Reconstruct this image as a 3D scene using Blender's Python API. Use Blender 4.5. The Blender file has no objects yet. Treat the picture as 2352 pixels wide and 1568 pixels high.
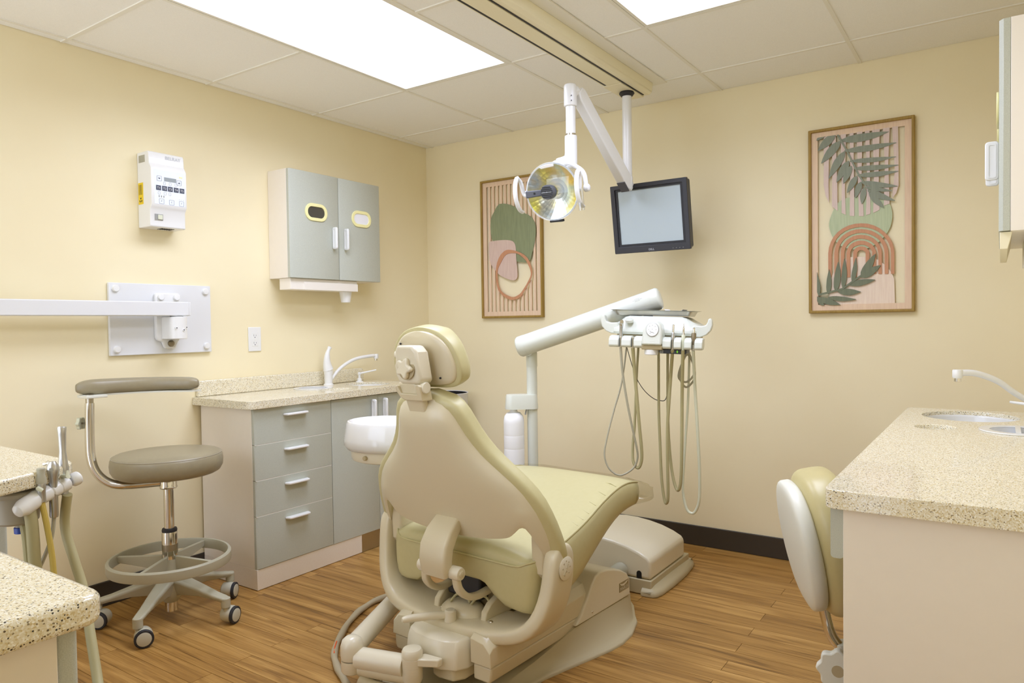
import bpy, bmesh, math, random
from mathutils import Matrix, Vector
random.seed(7)
sc = bpy.context.scene
COL = sc.collection
DATA = {'CAM': {'loc': (3.0076, -3.4568, 1.1227), 'r': (0.82514, 0.56475, -0.01411), 'u': (-0.0024, 0.02849, 0.99959), 'f': (-0.56492, 0.82477, -0.02486), 'lens': 25.14},
 'L_green': [(0.594, 1.825), (0.638, 1.817), (0.688, 1.796), (0.73, 1.765), (0.79, 1.733), (0.82, 1.692), (0.825, 1.645), (0.817, 1.587), (0.797, 1.519), (0.775, 1.476),
             (0.694, 1.481), (0.611, 1.507), (0.527, 1.611), (0.513, 1.641), (0.508, 1.696), (0.513, 1.744), (0.534, 1.781), (0.565, 1.82)],
 'L_pink': [(0.497, 1.6), (0.524, 1.611), (0.583, 1.613), (0.642, 1.608), (0.674, 1.595), (0.688, 1.562), (0.69, 1.502), (0.698, 1.413), (0.692, 1.384), (0.67, 1.374),
            (0.631, 1.383), (0.572, 1.41), (0.528, 1.452), (0.501, 1.502)],
 'L_ro': [(0.637, 1.553), (0.698, 1.54), (0.748, 1.516), (0.782, 1.479), (0.802, 1.413), (0.784, 1.362), (0.751, 1.316), (0.722, 1.279), (0.679, 1.262), (0.636, 1.266),
          (0.585, 1.295), (0.556, 1.336), (0.546, 1.403), (0.551, 1.463), (0.57, 1.51), (0.6, 1.541)],
 'L_ri': [(0.64, 1.531), (0.694, 1.528), (0.73, 1.509), (0.765, 1.474), (0.792, 1.411), (0.773, 1.365), (0.741, 1.322), (0.714, 1.294), (0.676, 1.278), (0.64, 1.283),
          (0.598, 1.304), (0.571, 1.335), (0.559, 1.39), (0.562, 1.444), (0.582, 1.479), (0.609, 1.516)],
 'R_sage': [(2.371, 1.538), (2.377, 1.574), (2.391, 1.609), (2.408, 1.637), (2.441, 1.654), (2.49, 1.655), (2.544, 1.652), (2.586, 1.635), (2.612, 1.61), (2.622, 1.568),
            (2.617, 1.522), (2.604, 1.492), (2.586, 1.467), (2.565, 1.448), (2.533, 1.43), (2.495, 1.424), (2.446, 1.433), (2.419, 1.447), (2.388, 1.483)],
 'R_stripes': [[(2.351, 1.942), (2.374, 1.942), (2.37, 1.719), (2.372, 1.641), (2.358, 1.673), (2.35, 1.722)],
               [(2.384, 1.94), (2.4, 1.94), (2.406, 1.715), (2.407, 1.601), (2.384, 1.624), (2.386, 1.784)],
               [(2.419, 1.939), (2.442, 1.939), (2.437, 1.688), (2.44, 1.581), (2.423, 1.591), (2.425, 1.779)],
               [(2.456, 1.937), (2.472, 1.938), (2.474, 1.683), (2.475, 1.572), (2.456, 1.575), (2.459, 1.774)],
               [(2.485, 1.937), (2.507, 1.937), (2.504, 1.739), (2.512, 1.568), (2.493, 1.57), (2.488, 1.77)],
               [(2.517, 1.939), (2.535, 1.94), (2.537, 1.734), (2.538, 1.576), (2.521, 1.572), (2.525, 1.765)],
               [(2.545, 1.946), (2.575, 1.945), (2.57, 1.759), (2.574, 1.59), (2.549, 1.578), (2.553, 1.762)],
               [(2.587, 1.943), (2.613, 1.944), (2.607, 1.783), (2.612, 1.612), (2.59, 1.605), (2.594, 1.785)],
               [(2.622, 1.943), (2.644, 1.942), (2.646, 1.778), (2.646, 1.686), (2.637, 1.653), (2.622, 1.636), (2.632, 1.751)]],
 'R_mound': [(2.367, 1.181), (2.382, 1.314), (2.396, 1.343), (2.424, 1.378), (2.457, 1.394), (2.495, 1.394), (2.533, 1.389), (2.57, 1.375), (2.596, 1.35), (2.619, 1.319),
             (2.629, 1.29), (2.632, 1.177)],
 'R_arches': [[(2.368, 1.31), (2.368, 1.416), (2.371, 1.442), (2.379, 1.467), (2.391, 1.489), (2.408, 1.508), (2.429, 1.523), (2.452, 1.533), (2.477, 1.538), (2.502, 1.538),
               (2.528, 1.534), (2.552, 1.524), (2.574, 1.51), (2.593, 1.492), (2.609, 1.472), (2.621, 1.449), (2.628, 1.424), (2.63, 1.399), (2.63, 1.312), (2.617, 1.313),
               (2.617, 1.4), (2.615, 1.422), (2.609, 1.443), (2.598, 1.464), (2.584, 1.482), (2.567, 1.498), (2.547, 1.51), (2.525, 1.518), (2.502, 1.523), (2.479, 1.522),
               (2.457, 1.518), (2.436, 1.509), (2.418, 1.496), (2.403, 1.479), (2.392, 1.46), (2.385, 1.438), (2.382, 1.415), (2.382, 1.309)],
              [(2.393, 1.309), (2.393, 1.415), (2.396, 1.435), (2.402, 1.455), (2.412, 1.473), (2.426, 1.488), (2.442, 1.5), (2.461, 1.509), (2.482, 1.513), (2.502, 1.513),
               (2.523, 1.509), (2.543, 1.502), (2.561, 1.49), (2.577, 1.476), (2.59, 1.459), (2.599, 1.441), (2.605, 1.421), (2.607, 1.4), (2.607, 1.313), (2.593, 1.314),
               (2.593, 1.401), (2.591, 1.419), (2.586, 1.436), (2.578, 1.451), (2.567, 1.466), (2.553, 1.478), (2.537, 1.487), (2.52, 1.494), (2.502, 1.497), (2.484, 1.497),
               (2.467, 1.493), (2.451, 1.486), (2.436, 1.476), (2.425, 1.463), (2.416, 1.448), (2.41, 1.431), (2.409, 1.414), (2.408, 1.308)],
              [(2.419, 1.308), (2.42, 1.413), (2.421, 1.429), (2.426, 1.444), (2.434, 1.457), (2.444, 1.469), (2.457, 1.478), (2.471, 1.485), (2.486, 1.488), (2.502, 1.488),
               (2.518, 1.485), (2.533, 1.48), (2.547, 1.471), (2.559, 1.46), (2.569, 1.447), (2.576, 1.433), (2.581, 1.418), (2.582, 1.402), (2.582, 1.314), (2.569, 1.315),
               (2.569, 1.403), (2.567, 1.415), (2.564, 1.428), (2.558, 1.439), (2.549, 1.449), (2.539, 1.458), (2.528, 1.465), (2.515, 1.469), (2.502, 1.472), (2.489, 1.472),
               (2.476, 1.469), (2.465, 1.464), (2.454, 1.456), (2.446, 1.447), (2.439, 1.436), (2.435, 1.424), (2.434, 1.412), (2.434, 1.307)],
              [(2.443, 1.306), (2.443, 1.411), (2.445, 1.422), (2.448, 1.432), (2.453, 1.442), (2.461, 1.45), (2.47, 1.456), (2.48, 1.46), (2.491, 1.463), (2.502, 1.463),
               (2.514, 1.461), (2.524, 1.457), (2.534, 1.451), (2.543, 1.444), (2.55, 1.435), (2.555, 1.425), (2.559, 1.414), (2.56, 1.403), (2.56, 1.316), (2.545, 1.316),
               (2.545, 1.404), (2.545, 1.412), (2.542, 1.419), (2.538, 1.426), (2.533, 1.432), (2.526, 1.437), (2.519, 1.441), (2.511, 1.444), (2.502, 1.445), (2.494, 1.445),
               (2.486, 1.443), (2.478, 1.441), (2.471, 1.436), (2.466, 1.431), (2.462, 1.425), (2.459, 1.418), (2.458, 1.41), (2.458, 1.306)],
              [(2.469, 1.305), (2.47, 1.409), (2.47, 1.415), (2.472, 1.421), (2.475, 1.426), (2.479, 1.431), (2.484, 1.434), (2.49, 1.437), (2.496, 1.438), (2.502, 1.438),
               (2.509, 1.437), (2.515, 1.435), (2.52, 1.432), (2.525, 1.427), (2.529, 1.422), (2.532, 1.417), (2.534, 1.411), (2.534, 1.405), (2.534, 1.317), (2.519, 1.318),
               (2.519, 1.406), (2.519, 1.409), (2.518, 1.412), (2.516, 1.414), (2.514, 1.416), (2.511, 1.418), (2.509, 1.42), (2.505, 1.421), (2.502, 1.421), (2.499, 1.421),
               (2.496, 1.421), (2.493, 1.42), (2.49, 1.418), (2.488, 1.416), (2.487, 1.414), (2.486, 1.411), (2.485, 1.408), (2.485, 1.304)]],
 'R_low': [[(2.37, 1.235), (2.377, 1.25), (2.381, 1.266), (2.382, 1.281), (2.382, 1.297), (2.38, 1.312), (2.377, 1.328), (2.373, 1.344), (2.372, 1.345), (2.368, 1.329),
            (2.365, 1.314), (2.362, 1.299), (2.361, 1.283), (2.36, 1.267), (2.361, 1.252), (2.365, 1.236)],
           [(2.401, 1.246), (2.411, 1.263), (2.416, 1.281), (2.419, 1.3), (2.419, 1.318), (2.418, 1.337), (2.415, 1.356), (2.411, 1.375), (2.409, 1.376), (2.404, 1.358),
            (2.399, 1.34), (2.395, 1.322), (2.392, 1.304), (2.391, 1.285), (2.391, 1.266), (2.396, 1.247)],
           [(2.431, 1.257), (2.439, 1.275), (2.443, 1.294), (2.445, 1.313), (2.445, 1.331), (2.443, 1.35), (2.44, 1.37), (2.436, 1.389), (2.434, 1.389), (2.431, 1.371),
            (2.427, 1.352), (2.425, 1.333), (2.423, 1.315), (2.422, 1.296), (2.423, 1.277), (2.427, 1.258)],
           [(2.469, 1.279), (2.477, 1.294), (2.482, 1.309), (2.484, 1.324), (2.486, 1.34), (2.486, 1.356), (2.484, 1.372), (2.482, 1.389), (2.481, 1.389), (2.476, 1.374),
            (2.472, 1.359), (2.468, 1.344), (2.465, 1.328), (2.463, 1.313), (2.463, 1.297), (2.465, 1.28)],
           [(2.502, 1.304), (2.519, 1.311), (2.531, 1.322), (2.54, 1.336), (2.547, 1.35), (2.552, 1.366), (2.556, 1.383), (2.559, 1.401), (2.558, 1.402), (2.545, 1.392),
            (2.534, 1.38), (2.523, 1.368), (2.514, 1.355), (2.506, 1.341), (2.5, 1.326), (2.499, 1.306)],
           [(2.499, 1.303), (2.515, 1.3), (2.529, 1.302), (2.541, 1.308), (2.551, 1.316), (2.561, 1.326), (2.57, 1.337), (2.578, 1.35), (2.577, 1.352), (2.564, 1.35),
            (2.55, 1.347), (2.538, 1.344), (2.525, 1.338), (2.514, 1.332), (2.504, 1.322), (2.497, 1.307)],
           [(2.452, 1.272), (2.468, 1.266), (2.484, 1.265), (2.499, 1.266), (2.514, 1.27), (2.529, 1.275), (2.543, 1.282), (2.557, 1.29), (2.556, 1.291), (2.541, 1.293),
            (2.526, 1.294), (2.51, 1.294), (2.495, 1.293), (2.48, 1.29), (2.465, 1.285), (2.451, 1.277)],
           [(2.407, 1.244), (2.42, 1.234), (2.433, 1.229), (2.447, 1.227), (2.46, 1.227), (2.474, 1.23), (2.487, 1.234), (2.5, 1.239), (2.5, 1.241), (2.487, 1.246), (2.474, 1.251),
            (2.461, 1.254), (2.448, 1.256), (2.434, 1.257), (2.421, 1.255), (2.407, 1.249)],
           [(2.367, 1.218), (2.383, 1.21), (2.4, 1.205), (2.416, 1.202), (2.432, 1.201), (2.449, 1.202), (2.465, 1.204), (2.481, 1.207), (2.481, 1.209), (2.466, 1.213),
            (2.45, 1.217), (2.434, 1.221), (2.417, 1.223), (2.401, 1.225), (2.385, 1.225), (2.368, 1.223)],
           [(2.327, 1.216), (2.338, 1.203), (2.35, 1.195), (2.362, 1.189), (2.376, 1.186), (2.389, 1.184), (2.403, 1.184), (2.418, 1.185), (2.418, 1.186), (2.407, 1.195),
            (2.395, 1.203), (2.383, 1.21), (2.37, 1.216), (2.357, 1.22), (2.343, 1.223), (2.328, 1.221)],
           [(2.331, 1.231), (2.335, 1.246), (2.336, 1.261), (2.336, 1.276), (2.333, 1.291), (2.329, 1.306), (2.325, 1.321), (2.319, 1.335), (2.317, 1.335), (2.316, 1.32),
            (2.316, 1.305), (2.316, 1.29), (2.316, 1.275), (2.318, 1.26), (2.321, 1.245), (2.327, 1.23)],
           [(2.318, 1.223), (2.318, 1.214), (2.32, 1.206), (2.325, 1.199), (2.33, 1.193), (2.336, 1.188), (2.343, 1.184), (2.351, 1.181), (2.352, 1.182), (2.35, 1.19),
            (2.348, 1.198), (2.344, 1.205), (2.341, 1.212), (2.336, 1.218), (2.33, 1.223), (2.321, 1.226)]],
 'R_up': [[(2.42, 1.905), (2.45, 1.895), (2.479, 1.891), (2.506, 1.891), (2.533, 1.894), (2.559, 1.899), (2.585, 1.907), (2.61, 1.916), (2.609, 1.917), (2.582, 1.921),
           (2.555, 1.923), (2.528, 1.924), (2.5, 1.925), (2.473, 1.924), (2.446, 1.92), (2.419, 1.91)],
          [(2.437, 1.858), (2.468, 1.849), (2.498, 1.846), (2.527, 1.845), (2.555, 1.848), (2.583, 1.852), (2.611, 1.858), (2.638, 1.865), (2.637, 1.867), (2.609, 1.869),
           (2.581, 1.871), (2.552, 1.872), (2.523, 1.872), (2.494, 1.872), (2.465, 1.869), (2.436, 1.863)],
          [(2.458, 1.81), (2.485, 1.803), (2.511, 1.798), (2.537, 1.796), (2.563, 1.796), (2.588, 1.798), (2.612, 1.802), (2.637, 1.806), (2.636, 1.808), (2.611, 1.81),
           (2.586, 1.813), (2.561, 1.815), (2.535, 1.817), (2.51, 1.818), (2.484, 1.818), (2.458, 1.815)],
          [(2.473, 1.776), (2.499, 1.767), (2.524, 1.763), (2.549, 1.761), (2.574, 1.761), (2.598, 1.763), (2.622, 1.766), (2.645, 1.77), (2.645, 1.772), (2.621, 1.775),
           (2.597, 1.778), (2.572, 1.781), (2.548, 1.783), (2.523, 1.784), (2.498, 1.784), (2.473, 1.78)],
          [(2.488, 1.744), (2.512, 1.737), (2.535, 1.733), (2.558, 1.732), (2.58, 1.732), (2.602, 1.735), (2.624, 1.739), (2.645, 1.744), (2.645, 1.746), (2.623, 1.748),
           (2.601, 1.751), (2.578, 1.753), (2.556, 1.754), (2.533, 1.754), (2.51, 1.753), (2.487, 1.749)],
          [(2.501, 1.713), (2.521, 1.701), (2.541, 1.692), (2.561, 1.686), (2.581, 1.683), (2.601, 1.681), (2.621, 1.681), (2.641, 1.681), (2.642, 1.683), (2.622, 1.691),
           (2.603, 1.698), (2.583, 1.704), (2.563, 1.71), (2.543, 1.715), (2.522, 1.718), (2.501, 1.718)],
          [(2.517, 1.691), (2.532, 1.682), (2.547, 1.675), (2.562, 1.67), (2.577, 1.667), (2.592, 1.665), (2.608, 1.664), (2.623, 1.664), (2.623, 1.666), (2.609, 1.671),
           (2.594, 1.677), (2.579, 1.682), (2.564, 1.687), (2.549, 1.691), (2.533, 1.694), (2.517, 1.695)],
          [(2.527, 1.675), (2.54, 1.659), (2.553, 1.648), (2.568, 1.639), (2.583, 1.632), (2.599, 1.627), (2.616, 1.624), (2.632, 1.621), (2.633, 1.623), (2.619, 1.634),
           (2.605, 1.644), (2.591, 1.654), (2.577, 1.663), (2.562, 1.671), (2.546, 1.677), (2.529, 1.679)],
          [(2.532, 1.666), (2.535, 1.651), (2.541, 1.638), (2.548, 1.627), (2.557, 1.618), (2.568, 1.609), (2.579, 1.602), (2.59, 1.595), (2.591, 1.596), (2.586, 1.609),
           (2.58, 1.621), (2.573, 1.633), (2.566, 1.644), (2.557, 1.654), (2.547, 1.663), (2.535, 1.669)],
          [(2.396, 1.94), (2.379, 1.94), (2.366, 1.935), (2.355, 1.927), (2.346, 1.917), (2.338, 1.905), (2.332, 1.892), (2.326, 1.877), (2.327, 1.876), (2.341, 1.88),
           (2.354, 1.885), (2.366, 1.891), (2.378, 1.899), (2.387, 1.908), (2.395, 1.919), (2.399, 1.936)],
          [(2.418, 1.906), (2.399, 1.903), (2.384, 1.895), (2.372, 1.883), (2.362, 1.87), (2.353, 1.854), (2.346, 1.838), (2.34, 1.819), (2.342, 1.818), (2.357, 1.826),
           (2.371, 1.835), (2.385, 1.845), (2.397, 1.856), (2.408, 1.869), (2.417, 1.883), (2.421, 1.903)],
          [(2.435, 1.859), (2.418, 1.85), (2.405, 1.837), (2.394, 1.823), (2.386, 1.806), (2.38, 1.788), (2.375, 1.769), (2.371, 1.749), (2.373, 1.748), (2.386, 1.76),
           (2.399, 1.774), (2.41, 1.787), (2.421, 1.802), (2.43, 1.818), (2.437, 1.835), (2.439, 1.856)],
          [(2.452, 1.815), (2.437, 1.809), (2.426, 1.799), (2.418, 1.788), (2.412, 1.774), (2.408, 1.76), (2.405, 1.744), (2.403, 1.728), (2.404, 1.727), (2.416, 1.736),
           (2.426, 1.746), (2.435, 1.757), (2.444, 1.768), (2.45, 1.781), (2.455, 1.795), (2.455, 1.812)],
          [(2.461, 1.792), (2.449, 1.787), (2.441, 1.778), (2.436, 1.768), (2.433, 1.757), (2.431, 1.745), (2.43, 1.732), (2.431, 1.719), (2.432, 1.718), (2.441, 1.726),
           (2.448, 1.734), (2.455, 1.743), (2.461, 1.753), (2.465, 1.764), (2.467, 1.776), (2.465, 1.79)],
          [(2.484, 1.745), (2.472, 1.74), (2.464, 1.733), (2.458, 1.724), (2.453, 1.713), (2.45, 1.702), (2.447, 1.689), (2.446, 1.676), (2.447, 1.675), (2.456, 1.683),
           (2.465, 1.69), (2.472, 1.699), (2.479, 1.708), (2.484, 1.718), (2.488, 1.729), (2.488, 1.742)],
          [(2.499, 1.717), (2.489, 1.71), (2.483, 1.703), (2.48, 1.694), (2.477, 1.684), (2.477, 1.673), (2.477, 1.662), (2.479, 1.651), (2.48, 1.65), (2.487, 1.657),
           (2.493, 1.665), (2.498, 1.674), (2.502, 1.683), (2.505, 1.692), (2.506, 1.702), (2.503, 1.714)],
          [(2.514, 1.691), (2.506, 1.683), (2.501, 1.674), (2.499, 1.664), (2.498, 1.654), (2.499, 1.643), (2.501, 1.632), (2.504, 1.621), (2.506, 1.621), (2.511, 1.629),
           (2.515, 1.638), (2.519, 1.648), (2.522, 1.657), (2.523, 1.667), (2.522, 1.678), (2.518, 1.69)],
          [(2.356, 1.945), (2.349, 1.946), (2.342, 1.945), (2.336, 1.942), (2.33, 1.939), (2.325, 1.934), (2.321, 1.929), (2.316, 1.924), (2.317, 1.922), (2.324, 1.923),
           (2.331, 1.924), (2.337, 1.926), (2.343, 1.928), (2.349, 1.931), (2.354, 1.935), (2.358, 1.941)]],
 'R_lowstem': [(2.328, 1.237), (2.424, 1.259), (2.5, 1.314), (2.504, 1.308), (2.426, 1.251), (2.328, 1.228)],
 'R_upstem': [(2.404, 1.94), (2.442, 1.86), (2.49, 1.746), (2.536, 1.667), (2.539, 1.671), (2.496, 1.75), (2.448, 1.862), (2.413, 1.939)],
 'HOSE': [[(1.761, -0.87, 1.032), (1.76, -0.865, 0.964), (1.763, -0.857, 0.897), (1.774, -0.845, 0.796), (1.788, -0.83, 0.695), (1.8, -0.817, 0.614), (1.799, -0.811, 0.572),
           (1.781, -0.817, 0.531), (1.736, -0.841, 0.504), (1.697, -0.859, 0.53), (1.678, -0.862, 0.583), (1.683, -0.85, 0.649), (1.702, -0.825, 0.757), (1.727, -0.797, 0.878),
           (1.74, -0.775, 1.027)],
          [(1.802, -0.842, 1.026), (1.802, -0.836, 0.93), (1.806, -0.827, 0.83), (1.812, -0.818, 0.709), (1.817, -0.808, 0.601), (1.811, -0.805, 0.552), (1.797, -0.806, 0.534),
           (1.78, -0.808, 0.557), (1.774, -0.801, 0.609), (1.777, -0.787, 0.702), (1.778, -0.774, 0.823), (1.778, -0.762, 0.918), (1.78, -0.748, 1.026)],
          [(1.937, -0.774, 1.015), (1.928, -0.77, 0.922), (1.917, -0.768, 0.796), (1.909, -0.764, 0.695), (1.905, -0.757, 0.56), (1.903, -0.75, 0.424), (1.893, -0.744, 0.39),
           (1.882, -0.738, 0.406), (1.869, -0.732, 0.484), (1.859, -0.721, 0.618), (1.85, -0.71, 0.753), (1.845, -0.697, 0.888), (1.84, -0.683, 1.018)],
          [(1.977, -0.771, 1.002), (1.97, -0.762, 0.831), (1.964, -0.754, 0.632), (1.956, -0.745, 0.497), (1.942, -0.737, 0.448), (1.925, -0.729, 0.463), (1.908, -0.72, 0.52),
           (1.893, -0.708, 0.619), (1.882, -0.693, 0.753), (1.875, -0.672, 1.004)],
          [(2.016, -0.757, 1.015), (2.017, -0.747, 0.865), (2.022, -0.736, 0.7), (2.025, -0.725, 0.534), (2.021, -0.719, 0.419), (2.006, -0.717, 0.37), (1.989, -0.716, 0.356),
           (1.968, -0.717, 0.372), (1.952, -0.713, 0.436), (1.949, -0.699, 0.521), (1.952, -0.68, 0.654), (1.955, -0.66, 0.787), (1.956, -0.64, 0.997)]],
 'COIL': [(1.967, -0.681, 1.009), (1.949, -0.691, 0.965), (1.934, -0.7, 0.918), (1.934, -0.698, 0.891), (1.955, -0.68, 0.877), (1.976, -0.662, 0.897), (1.982, -0.654, 0.93),
          (1.966, -0.66, 0.977), (1.951, -0.667, 0.984), (1.934, -0.676, 0.937), (1.93, -0.678, 0.889), (1.948, -0.663, 0.855), (1.97, -0.645, 0.875), (1.977, -0.635, 0.908),
          (1.968, -0.637, 0.956), (1.953, -0.643, 0.997)],
 'CORD': [(1.752, -0.804, 1.028), (1.77, -0.785, 0.94), (1.781, -0.77, 0.891), (1.803, -0.747, 0.843), (1.828, -0.721, 0.811), (1.848, -0.699, 0.799), (1.868, -0.677, 0.806),
          (1.871, -0.663, 0.887), (1.872, -0.65, 1.003)],
 'HP_BASE': [(1.766, -0.879, 1.032), (1.807, -0.851, 1.027), (1.933, -0.765, 1.015), (1.966, -0.743, 1.001), (2.001, -0.718, 1.014)],
 'FLOORHOSE': [(0.942, -1.182, 0.013), (0.932, -1.317, 0.013), (0.925, -1.447, 0.013), (0.974, -1.591, 0.013), (1.065, -1.734, 0.013), (1.141, -1.825, 0.013),
               (1.221, -1.884, 0.013), (1.327, -1.943, 0.013), (1.465, -2.011, 0.013), (1.63, -2.089, 0.013)],
 'ARM': [(1.242, -0.826, 1.018), (1.845, -0.674, 1.22)],
 'POST': (1.272, -0.769, 1.001),
 'HEAD': (1.841, -0.741, 1.067),
 'XARM': [(0.08, -2.635, 1.193), (0.086, -1.697, 1.205)],
 'STOOLARM': [(0.188, -2.147, 0.848), (0.188, -2.15, 0.726), (0.193, -2.15, 0.645), (0.205, -2.137, 0.586), (0.233, -2.107, 0.546), (0.272, -2.063, 0.533), (0.345, -1.964, 0.531)],
 'ARMREST': [(0.164, -2.186, 0.897), (0.206, -2.085, 0.896), (0.266, -1.983, 0.895), (0.335, -1.9, 0.893), (0.394, -1.835, 0.888)],
 'BIGHOSE': [(1.203, -2.692, 0.727), (1.215, -2.686, 0.666), (1.244, -2.68, 0.588), (1.27, -2.676, 0.531), (1.326, -2.689, 0.448), (1.393, -2.706, 0.357), (1.453, -2.727, 0.316)],
 'TUBES': [[(1.218, -2.731, 0.722), (1.224, -2.728, 0.667), (1.228, -2.727, 0.608), (1.229, -2.727, 0.569)],
           [(1.214, -2.758, 0.713), (1.216, -2.758, 0.664), (1.213, -2.762, 0.596), (1.21, -2.767, 0.498)],
           [(1.213, -2.722, 0.714), (1.211, -2.737, 0.658), (1.21, -2.752, 0.602), (1.208, -2.767, 0.557)],
           [(1.128, -2.744, 0.687), (1.132, -2.744, 0.637), (1.132, -2.745, 0.576), (1.131, -2.748, 0.495)]],
 'HOLD': [(1.212, -2.759, 0.729), (1.218, -2.73, 0.746), (1.221, -2.709, 0.755), (1.219, -2.692, 0.763), (1.218, -2.68, 0.769)],
 'INST': [[(1.201, -2.701, 0.885), (1.203, -2.7, 0.85), (1.207, -2.699, 0.804), (1.208, -2.694, 0.738)],
          [(1.213, -2.719, 0.818), (1.212, -2.72, 0.794), (1.209, -2.717, 0.753), (1.205, -2.716, 0.702)],
          [(1.231, -2.743, 0.817), (1.232, -2.743, 0.79), (1.222, -2.739, 0.759), (1.223, -2.739, 0.744)]],
 'CAN': (1.113, -2.754, 0.718),
 'LAMP': {'top': (1.54, -0.856, 2.1), 'sleeve': (1.538, -0.863, 1.901), 'bot': (1.541, -0.865, 1.775), 'c': (1.492, -0.939, 1.659), 'armA': (1.55, -0.825, 2.086)},
 'FARC': [(-0.985, -2.632, 0.81), (1.166, -2.648, 0.81), (1.235, -2.686, 0.81), (1.288, -2.839, 0.81)],
 'CUSP': (1.05, -1.464, 0.698),
 'RFAU': [(2.896, -0.871, 0.952), (2.941, -0.84, 0.95), (2.996, -0.803, 0.926), (3.041, -0.774, 0.888), (3.085, -0.745, 0.834), (3.129, -0.717, 0.776)],
 'RSOAP': [(3.027, -0.784, 0.862), (3.107, -0.731, 0.816)]}
PI = math.pi
def srgb(r, g, b):
    f = lambda c: (c/255/12.92) if c/255 <= .04045 else ((c/255+.055)/1.055)**2.4
    return (f(r), f(g), f(b), 1)

# ------------------------------------------------------------------ camera, world, light, exposure
W_, L_, H_ = 3.165, 4.25, 2.237          # room width, depth, ceiling height
CM = DATA['CAM']
cam = bpy.data.objects.new('camera', bpy.data.cameras.new('camera'))
COL.objects.link(cam)
r_, u_, f_ = Vector(CM['r']), Vector(CM['u']), Vector(CM['f'])
mt = Matrix((r_, u_, -f_)).transposed().to_4x4(); mt.translation = Vector(CM['loc'])
cam.matrix_world = mt
cam.data.sensor_width = 36; cam.data.lens = CM['lens']; cam.data.clip_start = .02
sc.camera = cam
w = bpy.data.worlds.new('world'); sc.world = w; w.use_nodes = True
w.node_tree.nodes['Background'].inputs[0].default_value = (.92, 1.0, 1.16, 1)
w.node_tree.nodes['Background'].inputs[1].default_value = 2.7  # bluish world light added as fill, entering by the front wall opening
PANEL_STRENGTH = 2.2
TROFFER_WATTS = 12.6
PANEL_COLOR = (.91, .99, 1.27, 1)
# the two recessed 2 x 4 ft troffers; prismatic lenses throw most of the light downwards
for lx, ly in ((.9726, -1.5161), (2.1918, -1.5161)):
    la = bpy.data.lights.new('troffer_lamp', 'AREA'); la.shape = 'RECTANGLE'; la.size = .56; la.size_y = 1.17
    la.energy = TROFFER_WATTS; la.color = PANEL_COLOR[:3]; la.spread = math.radians(160)
    lo = bpy.data.objects.new('troffer_lamp', la); COL.objects.link(lo); lo.location = (lx, ly, 2.2365)
sc.view_settings.view_transform = 'Standard'; sc.view_settings.look = 'None'
sc.view_settings.gamma = 1; sc.view_settings.use_curve_mapping = False
sc.view_settings.exposure = 0.0
sc.cycles.max_bounces = 10; sc.cycles.diffuse_bounces = 6; sc.cycles.transmission_bounces = 8
sc.cycles.use_denoising = True
sc.cycles.caustics_reflective = False; sc.cycles.caustics_refractive = False

# ------------------------------------------------------------------ materials
MAT = {}
def mat(name, col, rough=.5, metal=0, spec=.5, coat=0, **kw):
    m = bpy.data.materials.new(name); m.use_nodes = True
    b = m.node_tree.nodes['Principled BSDF']
    b.inputs['Base Color'].default_value = col if len(col) == 4 else srgb(*col)
    b.inputs['Roughness'].default_value = rough; b.inputs['Metallic'].default_value = metal
    b.inputs['Specular IOR Level'].default_value = spec
    b.inputs['Coat Weight'].default_value = coat
    for k, v in kw.items(): b.inputs[k.replace('_', ' ')].default_value = v
    MAT[name] = m
    return m
def N(m, t, **kw):
    n = m.node_tree.nodes.new(t)
    for k, v in kw.items(): setattr(n, k, v)
    return n
def lk(m, a, b): m.node_tree.links.new(a, b)
def tex(m, scale=(1, 1, 1), coord='Object'):
    c = N(m, 'ShaderNodeTexCoord'); p = N(m, 'ShaderNodeMapping'); p.inputs['Scale'].default_value = scale
    lk(m, c.outputs[coord], p.inputs[0]); return p
def ramp(m, stops, interp='LINEAR'):
    r = N(m, 'ShaderNodeValToRGB'); r.color_ramp.interpolation = interp
    e = r.color_ramp.elements
    while len(e) < len(stops): e.new(.5)
    for i, (p, c) in enumerate(stops): e[i].position = p; e[i].color = c if len(c) == 4 else srgb(*c)
    return r
def bump(m, src, strength, dist):
    b = N(m, 'ShaderNodeBump'); b.inputs['Strength'].default_value = strength; b.inputs['Distance'].default_value = dist
    lk(m, src, b.inputs['Height']); lk(m, b.outputs[0], m.node_tree.nodes['Principled BSDF'].inputs['Normal'])
def bsdf(m): return m.node_tree.nodes['Principled BSDF']
def noisy(name, c1, c2, scale, rough=.5, bmp=0, detail=3, stops=(.35, .65), sc3=(1, 1, 1), **kw):
    m = mat(name, c1, rough, **kw)
    n = N(m, 'ShaderNodeTexNoise'); n.inputs['Scale'].default_value = scale; n.inputs['Detail'].default_value = detail
    lk(m, tex(m, sc3).outputs[0], n.inputs['Vector'])
    r = ramp(m, [(stops[0], c1), (stops[1], c2)]); lk(m, n.outputs[0], r.inputs[0]); lk(m, r.outputs[0], bsdf(m).inputs['Base Color'])
    if bmp: bump(m, n.outputs[0], bmp, .001)
    return m
noisy('wall', (240, 229, 194), (238, 226, 190), 3, .62, spec=.25)
m = MAT['wall']; n = N(m, 'ShaderNodeTexNoise'); n.inputs['Scale'].default_value = 260; lk(m, tex(m).outputs[0], n.inputs['Vector']); bump(m, n.outputs[0], .12, .0006)
noisy('tile', (248, 247, 243), (242, 241, 236), 420, .9, bmp=.15, spec=.1)
mat('grid', (236, 233, 222), .55)
mat('base', (58, 51, 42), .45)
noisy('laminate', (196, 199, 187), (178, 181, 168), 750, .42, stops=(.3, .7), spec=.4)
mat('edge', (238, 232, 222), .5)
noisy('cab', (237, 229, 216), (236, 228, 215), 40, .5, spec=.35)
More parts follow.
